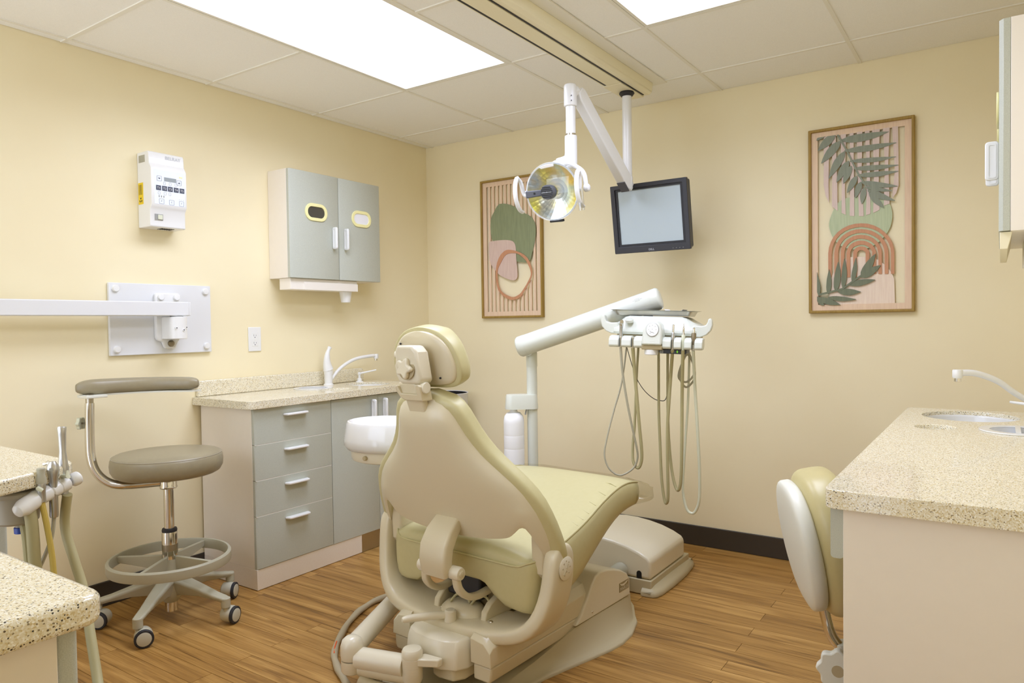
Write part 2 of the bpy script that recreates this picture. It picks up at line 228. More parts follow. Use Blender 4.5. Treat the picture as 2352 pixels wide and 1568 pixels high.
noisy('kick', (236, 228, 215), (230, 219, 204), 30, .4, sc3=(6, 6, 60))
mat('steel', (190, 182, 165), .32, 1)
mat('chrome', (225, 222, 215), .09, 1)
mat('alu', (200, 200, 200), .3, 1)
mat('white', (232, 232, 230), .32, coat=.2)
mat('whitem', (224, 225, 226), .5)
mat('porc', (224, 224, 222), .12, coat=.3)
mat('lampwhite', (232, 233, 234), .3, coat=.2)
mat('deliv', (216, 219, 209), .3, coat=.2)
mat('cream', (244, 238, 176), .35)
mat('chairp', (214, 204, 176), .33, coat=.25)
mat('chairp2', (224, 217, 196), .3, coat=.3)
mat('taupe', (180, 166, 132), .5)
noisy('leather', (198, 190, 145), (196, 188, 142), 60, .36, bmp=.05, spec=.5)
noisy('stoolleather', (150, 140, 114), (147, 137, 111), 60, .34, bmp=.05, spec=.5)
noisy('stool2leather', (192, 180, 130), (190, 178, 128), 60, .36, bmp=.05)
mat('stoolplastic', (176, 172, 150), .42)
mat('stoolwheel', (190, 186, 166), .4)
mat('stoolwhite', (222, 222, 210), .38)
mat('rubber', (38, 38, 42), .55)
mat('black', (22, 22, 24), .5)
mat('darkgrey', (84, 86, 94), .42)
mat('monitor', (44, 44, 50), .42)
mat('monitor_in', (34, 34, 39), .5)
mat('screen', (176, 188, 192), .3)
mat('ink', (70, 76, 92), .6)
mat('inklight', (196, 200, 206), .6)
mat('panelblue', (232, 238, 248), .3)
mat('lcd', (150, 158, 160), .3)
mat('yellow', (232, 200, 30), .5)
mat('hosetan', (176, 168, 126), .5)
mat('hosegrey', (176, 172, 152), .5)
mat('hosepale', (214, 216, 192), .4)
mat('hoseyellow', (196, 172, 84), .5)
mat('floorhose', (176, 164, 136), .5)
mat('orange', (235, 100, 40), .6)
mat('blue', (40, 70, 160), .4)
mat('canister', (166, 158, 140), .5)
mat('brownmetal', (150, 138, 116), .35, .8)
mat('tray', (196, 194, 184), .28, 1)
mat('paper', (240, 240, 246), .7)
mat('picframe', (150, 122, 52), .45)
mat('grey_marks', (150, 150, 146), .6)
mat('goldmark', (150, 136, 100), .5)
def wood(name, c1, c2):
    m = mat(name, c1, .6)
    n = N(m, 'ShaderNodeTexNoise'); n.inputs['Scale'].default_value = 3; n.inputs['Detail'].default_value = 6
    lk(m, tex(m, (60, 60, 4)).outputs[0], n.inputs['Vector'])
    r = ramp(m, [(.3, c1), (.7, c2)]); lk(m, n.outputs[0], r.inputs[0]); lk(m, r.outputs[0], bsdf(m).inputs['Base Color'])
wood('w_frame', (166, 136, 62), (146, 116, 48)); wood('w_light', (232, 206, 176), (222, 192, 162))
wood('w_green', (142, 150, 112), (126, 134, 98)); wood('w_pink', (216, 192, 178), (204, 176, 162))
wood('w_terra', (200, 146, 108), (190, 134, 98)); wood('w_sage', (190, 200, 164), (176, 188, 150))
wood('w_strip', (222, 202, 192), (210, 188, 178)); wood('w_cream', (236, 218, 198), (226, 204, 184))
wood('w_dgreen', (118, 124, 98), (106, 112, 88)); wood('w_ggreen', (140, 146, 128), (128, 134, 116))
# cream stone with tan, white and dark chips
def stone():
    m = mat('stone', (228, 220, 194), .16, coat=.25); b = bsdf(m); t = tex(m)
    v = N(m, 'ShaderNodeTexVoronoi'); v.inputs['Scale'].default_value = 560; lk(m, t.outputs[0], v.inputs['Vector'])
    s = N(m, 'ShaderNodeSeparateColor'); lk(m, v.outputs['Color'], s.inputs[0])
    r1 = ramp(m, [(0, (226, 216, 186)), (.30, (233, 227, 206)), (.64, (212, 196, 152)), (.80, (246, 243, 232)), (.95, (140, 126, 98))], 'CONSTANT')
    lk(m, s.outputs[0], r1.inputs[0])
    v2 = N(m, 'ShaderNodeTexVoronoi'); v2.inputs['Scale'].default_value = 340; lk(m, t.outputs[0], v2.inputs['Vector'])
    s2 = N(m, 'ShaderNodeSeparateColor'); lk(m, v2.outputs['Color'], s2.inputs[0])
    r2 = ramp(m, [(0, (0, 0, 0, 1)), (.88, (1, 1, 1, 1))], 'CONSTANT'); lk(m, s2.outputs[1], r2.inputs[0])
    r3 = ramp(m, [(0, (1, 1, 1, 1)), (.34, (0, 0, 0, 1))], 'LINEAR')
    mm = N(m, 'ShaderNodeMath', operation='MULTIPLY'); mm.inputs[1].default_value = 1.0
    mul = N(m, 'ShaderNodeMath', operation='MULTIPLY'); mul.inputs[1].default_value = 1
    lt = N(m, 'ShaderNodeMath', operation='LESS_THAN'); lt.inputs[1].default_value = .42
    lk(m, v2.outputs['Distance'], lt.inputs[0]); lk(m, lt.outputs[0], mul.inputs[0]); lk(m, r2.outputs[0], mul.inputs[1])
    dk = ramp(m, [(0, (48, 46, 42)), (.5, (92, 78, 54)), (.75, (190, 160, 100))], 'CONSTANT'); lk(m, s2.outputs[0], dk.inputs[0])
    mx = N(m, 'ShaderNodeMix', data_type='RGBA'); lk(m, mul.outputs[0], mx.inputs['Factor']); lk(m, r1.outputs[0], mx.inputs['A']); lk(m, dk.outputs[0], mx.inputs['B'])
    lk(m, mx.outputs['Result'], b.inputs['Base Color'])
stone()
def floorwood():
    m = mat('plank', (170, 120, 70), .38, spec=.4); b = bsdf(m)
    oi = N(m, 'ShaderNodeObjectInfo'); c = N(m, 'ShaderNodeTexCoord')
    ad = N(m, 'ShaderNodeVectorMath', operation='ADD'); ml = N(m, 'ShaderNodeVectorMath', operation='SCALE'); ml.inputs['Scale'].default_value = 37
    cb = N(m, 'ShaderNodeCombineXYZ'); lk(m, oi.outputs['Random'], cb.inputs[0]); lk(m, oi.outputs['Random'], cb.inputs[2])
    lk(m, cb.outputs[0], ml.inputs[0]); lk(m, c.outputs['Object'], ad.inputs[0]); lk(m, ml.outputs[0], ad.inputs[1])
    p = N(m, 'ShaderNodeMapping'); p.inputs['Scale'].default_value = (2.2, 34, 34); lk(m, ad.outputs[0], p.inputs[0])
    n = N(m, 'ShaderNodeTexNoise'); n.inputs['Scale'].default_value = 1; n.inputs['Detail'].default_value = 5; n.inputs['Distortion'].default_value = .9; lk(m, p.outputs[0], n.inputs['Vector'])
    p2 = N(m, 'ShaderNodeMapping'); p2.inputs['Scale'].default_value = (4, 260, 260); lk(m, ad.outputs[0], p2.inputs[0])
    n2 = N(m, 'ShaderNodeTexNoise'); n2.inputs['Scale'].default_value = 1; n2.inputs['Detail'].default_value = 2; lk(m, p2.outputs[0], n2.inputs['Vector'])
    a2 = N(m, 'ShaderNodeMath', operation='MULTIPLY_ADD'); lk(m, n2.outputs[0], a2.inputs[0]); a2.inputs[1].default_value = .42; lk(m, n.outputs[0], a2.inputs[2])
    a3 = N(m, 'ShaderNodeMath', operation='MULTIPLY_ADD'); lk(m, oi.outputs['Random'], a3.inputs[0]); a3.inputs[1].default_value = .10; lk(m, a2.outputs[0], a3.inputs[2])
    r = ramp(m, [(.46, (92, 62, 26)), (.60, (142, 102, 48)), (.76, (164, 122, 62)), (.98, (190, 148, 84))]); lk(m, a3.outputs[0], r.inputs[0])
    lk(m, r.outputs[0], b.inputs['Base Color']); bump(m, n2.outputs[0], .06, .0006)
floorwood()
mat('subfloor', (86, 62, 38), .8)
m = mat('panel', (255, 255, 255), .5); b = bsdf(m); b.inputs['Emission Color'].default_value = PANEL_COLOR; b.inputs['Emission Strength'].default_value = PANEL_STRENGTH
m = mat('led', (20, 60, 10), .5); b = bsdf(m); b.inputs['Emission Color'].default_value = srgb(150, 240, 40); b.inputs['Emission Strength'].default_value = 1.2
def clearmat(name, fac, rough, col):
    m = bpy.data.materials.new(name); m.use_nodes = True; nt = m.node_tree
    tr = N(m, 'ShaderNodeBsdfTransparent'); tr.inputs[0].default_value = col; gl = N(m, 'ShaderNodeBsdfGlossy'); gl.inputs['Roughness'].default_value = rough
    mx = N(m, 'ShaderNodeMixShader'); mx.inputs[0].default_value = fac; lk(m, tr.outputs[0], mx.inputs[1]); lk(m, gl.outputs[0], mx.inputs[2]); lk(m, mx.outputs[0], nt.nodes['Material Output'].inputs[0]); MAT[name] = m
clearmat('vinyl', .16, .18, (.95, .94, .88, 1))
clearmat('clear', .22, .15, (.96, .96, .95, 1))
clearmat('lens', .10, .05, (.99, .99, .98, 1))
m = mat('smokeglass', (70, 68, 62), .12, coat=.5)
m = mat('reflector', (236, 230, 170), .24, .75)
b = bsdf(m); v = N(m, 'ShaderNodeTexNoise'); v.inputs['Scale'].default_value = 9; v.inputs['Detail'].default_value = 1; lk(m, tex(m).outputs[0], v.inputs['Vector'])
r = ramp(m, [(.30, (250, 240, 90)), (.44, (250, 236, 130)), (.52, (246, 246, 226)), (.60, (214, 232, 240)), (.70, (250, 220, 150))]); lk(m, v.outputs[0], r.inputs[0]); lk(m, r.outputs[0], b.inputs['Base Color'])
mat('bottle', (246, 247, 250), .35)

# ------------------------------------------------------------------ mesh builder
class MB:
    def __init__(s): s.v = []; s.f = []; s.M = None
    def at(s, origin, x, y, z):
        s.M = Matrix((Vector(x), Vector(y), Vector(z))).transposed().to_4x4(); s.M.translation = Vector(origin); return s
    def add(s, vs, fs):
        o = len(s.v)
        for p in vs:
            p = Vector(p); s.v.append(tuple(s.M @ p) if s.M else tuple(p))
        s.f += [tuple(i+o for i in f) for f in fs]; return s
    def box(s, x0, x1, y0, y1, z0, z1):
        x0, x1 = min(x0, x1), max(x0, x1); y0, y1 = min(y0, y1), max(y0, y1); z0, z1 = min(z0, z1), max(z0, z1)
        return s.add([(x0, y0, z0), (x1, y0, z0), (x1, y1, z0), (x0, y1, z0), (x0, y0, z1), (x1, y0, z1), (x1, y1, z1), (x0, y1, z1)],
                     [(0, 3, 2, 1), (4, 5, 6, 7), (0, 1, 5, 4), (1, 2, 6, 5), (2, 3, 7, 6), (3, 0, 4, 7)])
    def loft(s, rings, caps=True, closed=True):
        n = len(rings[0]); vs = [p for r in rings for p in r]; fs = []
        for i in range(len(rings)-1):
            for j in range(n if closed else n-1):
                k = (j+1) % n; fs.append((i*n+j, i*n+k, (i+1)*n+k, (i+1)*n+j))
        if caps: fs.append(tuple(range(n))[::-1]); fs.append(tuple(range((len(rings)-1)*n, len(rings)*n)))
        return s.add(vs, fs)
    def tube(s, path, r, n=10, caps=True, sq=None):
        P = [Vector(p) for p in path]; rings = []; up = None
        for i, p in enumerate(P):
            t = ((P[min(i+1, len(P)-1)]-P[max(i-1, 0)])).normalized()
            if up is None:
                up = Vector((0, 0, 1)) if abs(t.z) < .9 else Vector((1, 0, 0))
            a = (up - t*up.dot(t)).normalized(); b = t.cross(a); up = a
            rr = r[i] if isinstance(r, (list, tuple)) else r
            rings.append([p + (a*math.cos(2*PI*k/n)+b*math.sin(2*PI*k/n))*rr for k in range(n)])
        return s.loft(rings, caps)
    def pair_caps(s, n, rings_n, shift):
        """close the last loft's end rings with strips between opposite points"""
        o = len(s.v)-n*rings_n
        for base in (o, o+n*(rings_n-1)):
            pr = lambda i: base+((shift-i) % n)
            for i in range(n//2):
                q = (base+i, base+i+1, pr(i+1), pr(i)); q = tuple(dict.fromkeys(q))
                if len(q) >= 3: s.f.append(q)
        return s
    def cyl(s, p0, p1, r0, r1=None, n=24, caps=True): return s.tube([p0, p1], [r0, r0 if r1 is None else r1], n, caps)
    def lathe(s, prof, o=(0, 0, 0), axis=(0, 0, 1), n=32, caps=True, sx=1, sy=1):
        ax = Vector(axis).normalized(); t = Vector((1, 0, 0)) if abs(ax.x) < .9 else Vector((0, 1, 0))
        a = (t-ax*t.dot(ax)).normalized(); b = ax.cross(a); o = Vector(o)
        return s.loft([[o+ax*h+(a*math.cos(2*PI*k/n)*sx+b*math.sin(2*PI*k/n)*sy)*max(r, 1e-4) for k in range(n)] for r, h in prof], caps)
    def prism(s, poly, f, d0, d1):
        n = len(poly); vs = [f(a, b, d0) for a, b in poly]+[f(a, b, d1) for a, b in poly]
        return s.add(vs, [tuple(range(n))[::-1], tuple(range(n, 2*n))]+[(i, (i+1) % n, n+(i+1) % n, n+i) for i in range(n)])
    def rim(s, outer, inner, f, d0, d1):   # a flat ring of matching outlines
        n = len(outer); vs = [f(a, b, d) for d in (d0, d1) for pl in (outer, inner) for a, b in pl]; fs = []
        for i in range(n):
            j = (i+1) % n
            fs += [(i, n+i, n+j, j), (2*n+i, 2*n+j, 3*n+j, 3*n+i), (i, j, 2*n+j, 2*n+i), (n+i, 3*n+i, 3*n+j, n+j)]
        return s.add(vs, fs)
def rrect(w, h, r, n=4, cx=0, cy=0):
    o = []
    for sx, sy, a0 in ((1, 1, 0), (-1, 1, 90), (-1, -1, 180), (1, -1, 270)):
        for k in range(n+1):
            t = math.radians(a0+90*k/n); o.append((cx+sx*(w/2-r)+r*math.cos(t), cy+sy*(h/2-r)+r*math.sin(t)))
    return o
def ell(a, b, n=32, cx=0, cy=0): return [(cx+a*math.cos(2*PI*k/n), cy+b*math.sin(2*PI*k/n)) for k in range(n)]
def smooth_path(pts, n=6):
    P = [Vector(p) for p in pts]; o = []
    for i in range(len(P)-1):
        a, b, c, d = P[max(i-1, 0)], P[i], P[i+1], P[min(i+2, len(P)-1)]
        for k in range(n):
            t = k/n; o.append(.5*((2*b)+(c-a)*t+(2*a-5*b+4*c-d)*t*t+(3*b-a-3*c+d)*t**3))
    o.append(P[-1]); return o
TM = {}
def build(name, mb, material, parent=None, bevel=0, sub=0, angle=35, seg=2, world=True, kind=None, label=None):
    me = bpy.data.meshes.new(name)
    vs = mb.v
    if parent is not None and world:
        inv = TM[parent].inverted(); vs = [tuple(inv @ Vector(p)) for p in vs]
    me.from_pydata(vs, [], mb.f); me.update()
    bm = bmesh.new(); bm.from_mesh(me); bmesh.ops.recalc_face_normals(bm, faces=bm.faces); bm.to_mesh(me); bm.free()
    me.materials.append(MAT[material])
    me.shade_smooth(); me.set_sharp_from_angle(angle=math.radians(180 if sub else angle))
    o = bpy.data.objects.new(name, me); COL.objects.link(o)
    if parent is not None:
        o.parent = parent; TM[o] = TM[parent]
    else: TM[o] = Matrix()
    if bevel:
        md = o.modifiers.new('bevel', 'BEVEL'); md.width = bevel; md.segments = seg; md.limit_method = 'ANGLE'; md.angle_limit = math.radians(40)
    if sub:
        md = o.modifiers.new('sub', 'SUBSURF'); md.levels = md.render_levels = sub
    if kind: o['kind'] = kind
    if label: o['label'] = label
    return o
def thing(name, label, cat, loc, rot=(0, 0, 0), group=None):
    o = bpy.data.objects.new(name, None); COL.objects.link(o); o.empty_display_size = .05
    o.location = loc; o.rotation_euler = rot
    from mathutils import Euler
    TM[o] = Matrix.Translation(Vector(loc)) @ Euler(rot).to_matrix().to_4x4()
    o['label'] = label; o['category'] = cat
    if group: o['group'] = group
    return o
def lone(name, mb, material, label, cat, loc, group=None, **kw):
    """a thing that is one mesh, its origin at loc"""
    inv = Matrix.Translation(-Vector(loc)); mb.v = [tuple(inv @ Vector(p)) for p in mb.v]
    o = build(name, mb, material, **kw); o.location = loc; TM[o] = Matrix.Translation(Vector(loc))
    o['label'] = label; o['category'] = cat
    if group: o['group'] = group
    return o
def struct(name, mb, material, **kw): return build(name, mb, material, kind='structure', **kw)
DG = None
def text(mb, s, size, o, x, y, align='CENTER', lift=.0004):
    cu = bpy.data.curves.new('t', 'FONT'); cu.body = s; cu.size = size; cu.align_x = align; cu.align_y = 'CENTER'
    ob = bpy.data.objects.new('t', cu); COL.objects.link(ob)
    dg = bpy.context.evaluated_depsgraph_get(); me = bpy.data.meshes.new_from_object(ob.evaluated_get(dg))
    x = Vector(x); y = Vector(y); z = x.cross(y); o = Vector(o)
    mb.add([o+x*v.co.x+y*v.co.y+z*lift for v in me.vertices], [tuple(p.vertices) for p in me.polygons])
    bpy.data.objects.remove(ob); bpy.data.curves.remove(cu); bpy.data.meshes.remove(me)
    return mb

# ------------------------------------------------------------------ the room
BK, LF, RT, FR = 0.0, 0.0, W_, -L_
t_ = .1
struct('wall_back', MB().box(-t_, W_+t_, 0, t_, 0, 2.6), 'wall')
struct('wall_left', MB().box(-t_, 0, -L_, 0, 0, 2.6), 'wall')
struct('wall_right', MB().box(W_, W_+t_, -L_, 0, 0, 2.6), 'wall')
# opening added behind the camera to let world fill light in: stub walls, header
struct('wall_front', MB().box(-t_, .05, -L_-t_, -L_, 0, 2.6).box(.05, 2.25, -L_-t_, -L_, 2.17, 2.6).box(2.25, W_+t_, -L_-t_, -L_, 0, 2.6), 'wall')
fl = struct('floor', MB().box(0, W_, -L_, 0, -.06, -.0045), 'subfloor')
pw, pl = .0757, .91
k = 0; y = 0.0
while y > -L_+.01:
    y1 = max(y-pw, -L_); off = .89 if k % 2 == 0 else .445
    xs = [off+pl*i for i in range(-1, 4)]
    xs = [0]+[x for x in xs if .05 < x < W_-.05]+[W_]
    for a, b in zip(xs, xs[1:]):
        g = .0007
        build('plank', MB().box(a+g, b-g, y1+g, y-g, -.006, 0), 'plank', fl)
    y = y1; k += 1
def baseboard(name, x0, x1, y0, y1, nx, ny):
    struct(name, MB().box(x0, x1, y0, y1, 0, .1), 'base', bevel=.003)
baseboard('baseboard_back', 0, W_, -.009, -.0005, 0, -1)
baseboard('baseboard_left', .0005, .009, -L_, -.009, 0, 0)
baseboard('baseboard_right', W_-.009, W_-.0005, -L_, -.009, 0, 0)
# ceiling: 2 x 2 foot tiles on a T grid
T = .6096; s0, y0 = .0582, -.2969
ce = struct('ceiling', MB().box(0, W_, -L_, 0, H_+.03, H_+.08), 'tile')
gx = [0]+[s0+T*i for i in range(6)]+[W_]; gx = [g for g in gx if g <= W_]
gy = [0]+[y0-T*i for i in range(7) if y0-T*i > -L_]+[-L_]
PAN = [(s0+T, y0-3*T, y0-T), (s0+3*T, y0-3*T, y0-T)]
for i in range(len(gx)-1):
    for j in range(len(gy)-1):
        if any(abs(gx[i]-px) < .01 and gy[j] <= pb+.01 and gy[j+1] >= pa-.01 for px, pa, pb in PAN): continue
        build('tile', MB().box(gx[i]+.002, gx[i+1]-.002, gy[j+1]+.002, gy[j]-.002, H_, H_+.016), 'tile', ce)
def inpan_x(x, y): return any(px+.01 < x < px+T-.01 and pa+.01 < y < pb-.01 for px, pa, pb in PAN)
for x in gx[1:-1]: build('grid_bar', MB().box(x-.007, x+.007, -L_, 0, H_-.004, H_+.02), 'grid', ce)
for y in gy[1:-1]:
    for i in range(len(gx)-1):
        if not inpan_x((gx[i]+gx[i+1])/2, y): build('grid_bar', MB().box(gx[i]+.007, gx[i+1]-.007, y-.007, y+.007, H_-.004, H_+.02), 'grid', ce)
for q, (px, pa, pb) in enumerate(PAN):
    t = thing('ceiling_light', ['large glowing ceiling light panel on the left of the track', 'glowing ceiling light panel on the right of the track, cut by the top edge'][q], 'ceiling light', (px+T/2, (pa+pb)/2, H_), group='ceiling light panels')
    x0, x1, a, b = px+.009, px+T-.009, pa+.009, pb-.009
    fr = MB(); fw = .012
    for bx in ((x0, x0+fw, a, b), (x1-fw, x1, a, b), (x0+fw, x1-fw, a, a+fw), (x0+fw, x1-fw, b-fw, b)): fr.box(*bx, H_-.003, H_+.025)
    build('frame', fr, 'grid', t)
    build('diffuser', MB().box(x0+fw, x1-fw, a+fw, b-fw, H_+.004, H_+.009), 'panel', t)

# ------------------------------------------------------------------ overhead light track and dental lamp
t = thing('ceiling_track', 'long cream ceiling track with dark slots running between the light panels', 'track', (1.595, -1.6, H_-.06))
ya, yb = -3.2, -.31
build('housing', MB().prism([(1.528, 2.232), (1.525, 2.188), (1.532, 2.18), (1.650, 2.18), (1.663, 2.19), (1.668, 2.232)], lambda a, b, d: (a, d, b), ya, yb), 'cream_t' if 'cream_t' in MAT else mat('cream_t', (238, 231, 202), .42).name, t, bevel=.004)
build('mounting_plate', MB().box(1.50, 1.722, ya, -.275, 2.2305, 2.2355), 'grid', t)
build('cover_strip', MB().box(1.553, 1.622, ya, -.56, 2.176, 2.1815), 'cream_t', t, bevel=.0015)
build('slot', MB().box(1.5405, 1.5525, ya, -.5, 2.1785, 2.1805), 'black', t)
build('slot', MB().box(1.6235, 1.631, ya, -.33, 2.1785, 2.1805), 'black', t)
build('carriage', MB().box(1.5335, 1.6225, -.555, -.315, 2.173, 2.1815), 'cream_t', t, bevel=.002)

LP = DATA['LAMP']
px_, py_ = 1.59, -.43
t = thing('dental_lamp', 'white overhead dental lamp with a round clear reflector head on a jointed arm', 'lamp', (px_, py_, 2.17))
build('ceiling_collar', MB().lathe([(.032, 2.1725), (.035, 2.166), (.027, 2.155), (.023, 2.153)], (px_, py_, 0)), 'rubber', t)
build('drop_pole', MB().cyl((px_, py_, 2.155), (px_, py_, 1.79), .0215), 'lampwhite', t)
kn = MB().lathe([(.0225, 1.79), (.0235, 1.785), (.0235, 1.735), (.018, 1.725), (.001, 1.724)], (px_, py_, 0))
build('pivot_knuckle', kn, 'lampwhite', t, bevel=.002)
A = Vector((px_, py_, 1.748)); B = Vector(LP['armA']); d = (B-A).normalized(); side = d.cross(Vector((0, 0, 1))).normalized(); nn = side.cross(d)
am = MB().at(A, d, side, nn); Ln = (B-A).length
am.prism([(-.012, -.022), (.012, -.034), (Ln-.03, -.034), (Ln, -.02), (Ln, .018), (Ln-.02, .026), (.03, .03), (-.012, .018)], lambda a, b, q: (a, q, b), -.022, .022)
build('arm', am, 'lampwhite', t, bevel=.005, seg=3)
build('arm_end_cap', MB().at(A, d, side, nn).box(-.004, .05, -.0205, .0205, -.037, -.0335), 'darkgrey', t)
tp = Vector(LP['top']); bt = Vector(LP['bot']); slv = Vector(LP['sleeve'])
tx, ty = 1.539, -.862
hd = MB().lathe([(.026, -.005), (.027, .0), (.027, .075), (.025, .083), (.02, .086)], (tx, ty, 2.018))
build('swivel_head', hd, 'lampwhite', t, bevel=.002)
hb = MB(); q0 = Vector((tx, ty, 2.068)); hb.tube([q0, q0+(B-q0)*.9], [.026, .024], 8); build('swivel_link', hb, 'lampwhite', t, bevel=.003)
build('drop_tube', MB().cyl((tx, ty, 2.02), (tx, ty, 1.895), .020), 'lampwhite', t)
build('tube_ring', MB().cyl((tx, ty, 1.901), (tx, ty, 1.893), .0215), 'chrome', t)
for zz in (2.03, 2.05): build('screw', MB().cyl((tx+.017, ty-.0225, zz), (tx+.019, ty-.025, zz), .0025, n=8), 'darkgrey', t)
# lamp neck, yoke and reflector head
C = Vector(LP['c']); fw = Vector((.10, -.96, -.20)).normalized(); sd = fw.cross(Vector((0, 0, 1))).normalized(); up = sd.cross(fw)
# sd points to the lamp's own left/right; make sd point to +x
if sd.x < 0: sd = -sd
neck = MB().lathe([(.0245, 1.893), (.0255, 1.885), (.0255, 1.79), (.024, 1.765), (.02, 1.76)], (tx, ty, 0)); build('lower_sleeve', neck, 'lampwhite', t)
hubp = C - fw*.075 + up*.105
nb = MB(); nb.tube(smooth_path([Vector((tx, ty, 1.84)), Vector((tx-.012, ty, 1.80)), hubp+Vector((.0, .0, .006))]), [.0235]*6+[.0225, .022, .0215, .021, .021, .021, .018], 12); build('neck', nb, 'lampwhite', t)
yk = MB()
ypts = [hubp-sd*.0, hubp+sd*.05-up*.0, hubp+sd*.09-up*.02, C-fw*.06+sd*.122+up*.055, C-fw*.045+sd*.132+up*.0]
yk.tube(smooth_path(ypts), .0095, 10); ypl = [hubp, hubp-sd*.05, hubp-sd*.09-up*.02, C-fw*.06-sd*.122+up*.055, C-fw*.045-sd*.132]
yk.tube(smooth_path(ypl), .0095, 10); build('yoke', yk, 'lampwhite', t)
build('yoke_hub', MB().at(C, sd, fw, up).lathe([(.020, -.02), (.024, 0), (.022, .02), (.01, .026)], (0, -.075, .098)), 'lampwhite', t)
for sgn in (1, -1): build('yoke_knob', MB().lathe([(.014, 0), (.017, .006), (.015, .02), (.008, .024)], C-fw*.045+sd*sgn*.124, sd*sgn, n=12), 'lampwhite', t, bevel=.002)
rf = MB().at(C, sd, up, fw)
R = .112
dish = [[(q*R*math.cos(2*PI*k/36), q*R*math.sin(2*PI*k/36)*1.0, -.055*(1-q*q)) for k in range(36)] for q in (.02, .15, .3, .45, .6, .75, .9, 1.0)]
rf.loft(dish, caps=False); build('reflector', rf, 'reflector', t, angle=1)
build('reflector_shell', MB().at(C, sd, up, fw).loft([[(q*(R+.004)*math.cos(2*PI*k/36), q*(R+.004)*math.sin(2*PI*k/36), -.062*(1-q*q)-.002) for k in range(36)] for q in (.02, .3, .6, .85, 1.0)], caps=False), 'lampwhite', t)
build('lens_rim', MB().at(C, sd, up, fw).rim(ell(R+.006, R+.006, 48), ell(R-.002, R-.002, 48), lambda a, b, q: (a, b, q), -.006, .004), 'clear', t)
build('front_shield', MB().at(C, sd, up, fw).loft([[(q*R*math.cos(2*PI*k/40), q*R*math.sin(2*PI*k/40), .004+.02*(1-q*q)) for k in range(40)] for q in (1.0, .9, .7, .5, .3, .02)], caps=False), 'lens', t)
bg = MB().at(C, sd, up, fw)
bg.lathe([(.026, .01), (.029, .018), (.029, .05), (.027, .053)], (0, 0, 0), (0, 0, 1), 28); build('bulb_guard', bg, 'darkgrey', t)
gv = MB().at(C, sd, up, fw)
for q in range(6):
    yy = -.019+q*.0076; hw = math.sqrt(max(.0262**2-yy*yy, 0))
    gv.box(-hw, hw, yy-.0022, yy+.0022, .0525, .0545)
build('vent_slats', gv, 'black', t)
st_ = MB().at(C, sd, up, fw)
st_.prism([(-.104, -.016), (-.104, .013), (-.02, .012), (-.02, -.012)], lambda a, b, q: (a, b, q), .022, .036); build('strut', st_, 'darkgrey', t, bevel=.003)
build('strut_screw', MB().at(C, sd, up, fw).cyl((-.063, 0, .036), (-.063, 0, .0375), .0045, n=12), 'black', t)
tx2 = MB(); text(tx2, 'pelton&crane', .008, C+fw*.0546, sd, up); build('lettering', tx2, 'inklight', t)
for sgn in (1, -1):
    hx = sgn*.128 if sgn > 0 else -.146
    h = MB().at(C, sd, up, fw); pts = []
    for q in range(15):
        a = math.radians(62-q*10.3); pts.append((hx, .004+.076*math.sin(a), -.012+.058*math.cos(a)))
    ring = []
    for q, p in enumerate(pts):
        tgt = Vector(pts[min(q+1, 14)])-Vector(pts[max(q-1, 0)]); tgt.normalize(); nrm = Vector((1, 0, 0)); bn = tgt.cross(nrm)
        ring.append([tuple(Vector(p)+nrm*(.010*math.cos(2*PI*k/12))+bn*(.0065*math.sin(2*PI*k/12))) for k in range(12)])
    h.loft(ring); build('handle', h, 'lampwhite', t)
    hl = MB().at(C, sd, up, fw)
    hl.tube(smooth_path([(hx, .071, .015), (hx-sgn*.004, .05, -.006), (hx-sgn*.012, .0, -.012), (sgn*.107, -.005, -.004)], 5), .0085, 10); build('handle_link', hl, 'lampwhite', t)
cv = MB().at(C, sd, up, fw); cv.loft([[(.130+.010*math.cos(a)+.0, yq, .016+.018*math.sin(a)) for a in [2*PI*k/10 for k in range(10)]] for yq in (.0, -.03, -.06, -.085)], caps=False)
build('handle_sleeve', cv, 'clear', t)
build('bottom_clip', MB().at(C, sd, up, fw).box(-.022, .035, -R-.012, -R-.002, -.02, .004), 'black', t, bevel=.002)

# ------------------------------------------------------------------ monitor on a wall arm
mw, mh = .375, .318; mc = Vector((1.665, -.35, 1.607)); tl = math.radians(9)
t = thing('computer_monitor', 'dark framed computer monitor with a pale grey blank screen on the back wall', 'monitor', (1.665, -.02, 1.60))
X_, Z_ = Vector((1, 0, -.0)), Vector((0, -math.sin(tl), math.cos(tl))); Y_ = Z_.cross(X_)   # Y_ points back
def mm_(): return MB().at(mc, X_, Y_, Z_)
build('casing', mm_().prism(rrect(mw-.01, mh-.01, .01), lambda a, b, d: (a, d, b), .004, .045), 'monitor', t, bevel=.004)
build('bezel', mm_().rim(rrect(mw, mh, .004), rrect(mw-.044, mh-.05, .002, cx=0, cy=.006), lambda a, b, d: (a, d, b), -.012, .006), 'monitor', t, bevel=.002)
build('inner_bezel', mm_().rim(rrect(mw-.044, mh-.05, .002, cy=.006), rrect(mw-.066, mh-.070, .001, cy=.007), lambda a, b, d: (a, d, b), -.006, .004), 'monitor_in', t)
build('screen', mm_().box(-(mw-.066)/2, (mw-.066)/2, -.002, .003, .007-(mh-.07)/2, .007+(mh-.07)/2), 'screen', t)
lg = MB(); text(lg, 'DELL', .0125, mc-Y_*.0122-Z_*(mh/2-.011), X_, Z_); build('lettering', lg, 'inklight', t)
bt_ = MB().at(mc, X_, Y_, Z_)
for q in range(4): bt_.cyl((.105+q*.016, -.012, -mh/2+.010), (.105+q*.016, -.0128, -mh/2+.010), .0016, n=8)
build('button_row', bt_, 'grey_marks', t)
build('wall_arm', MB().box(1.64, 1.69, -.31, -.02, 1.58, 1.63), 'darkgrey', t, bevel=.005)
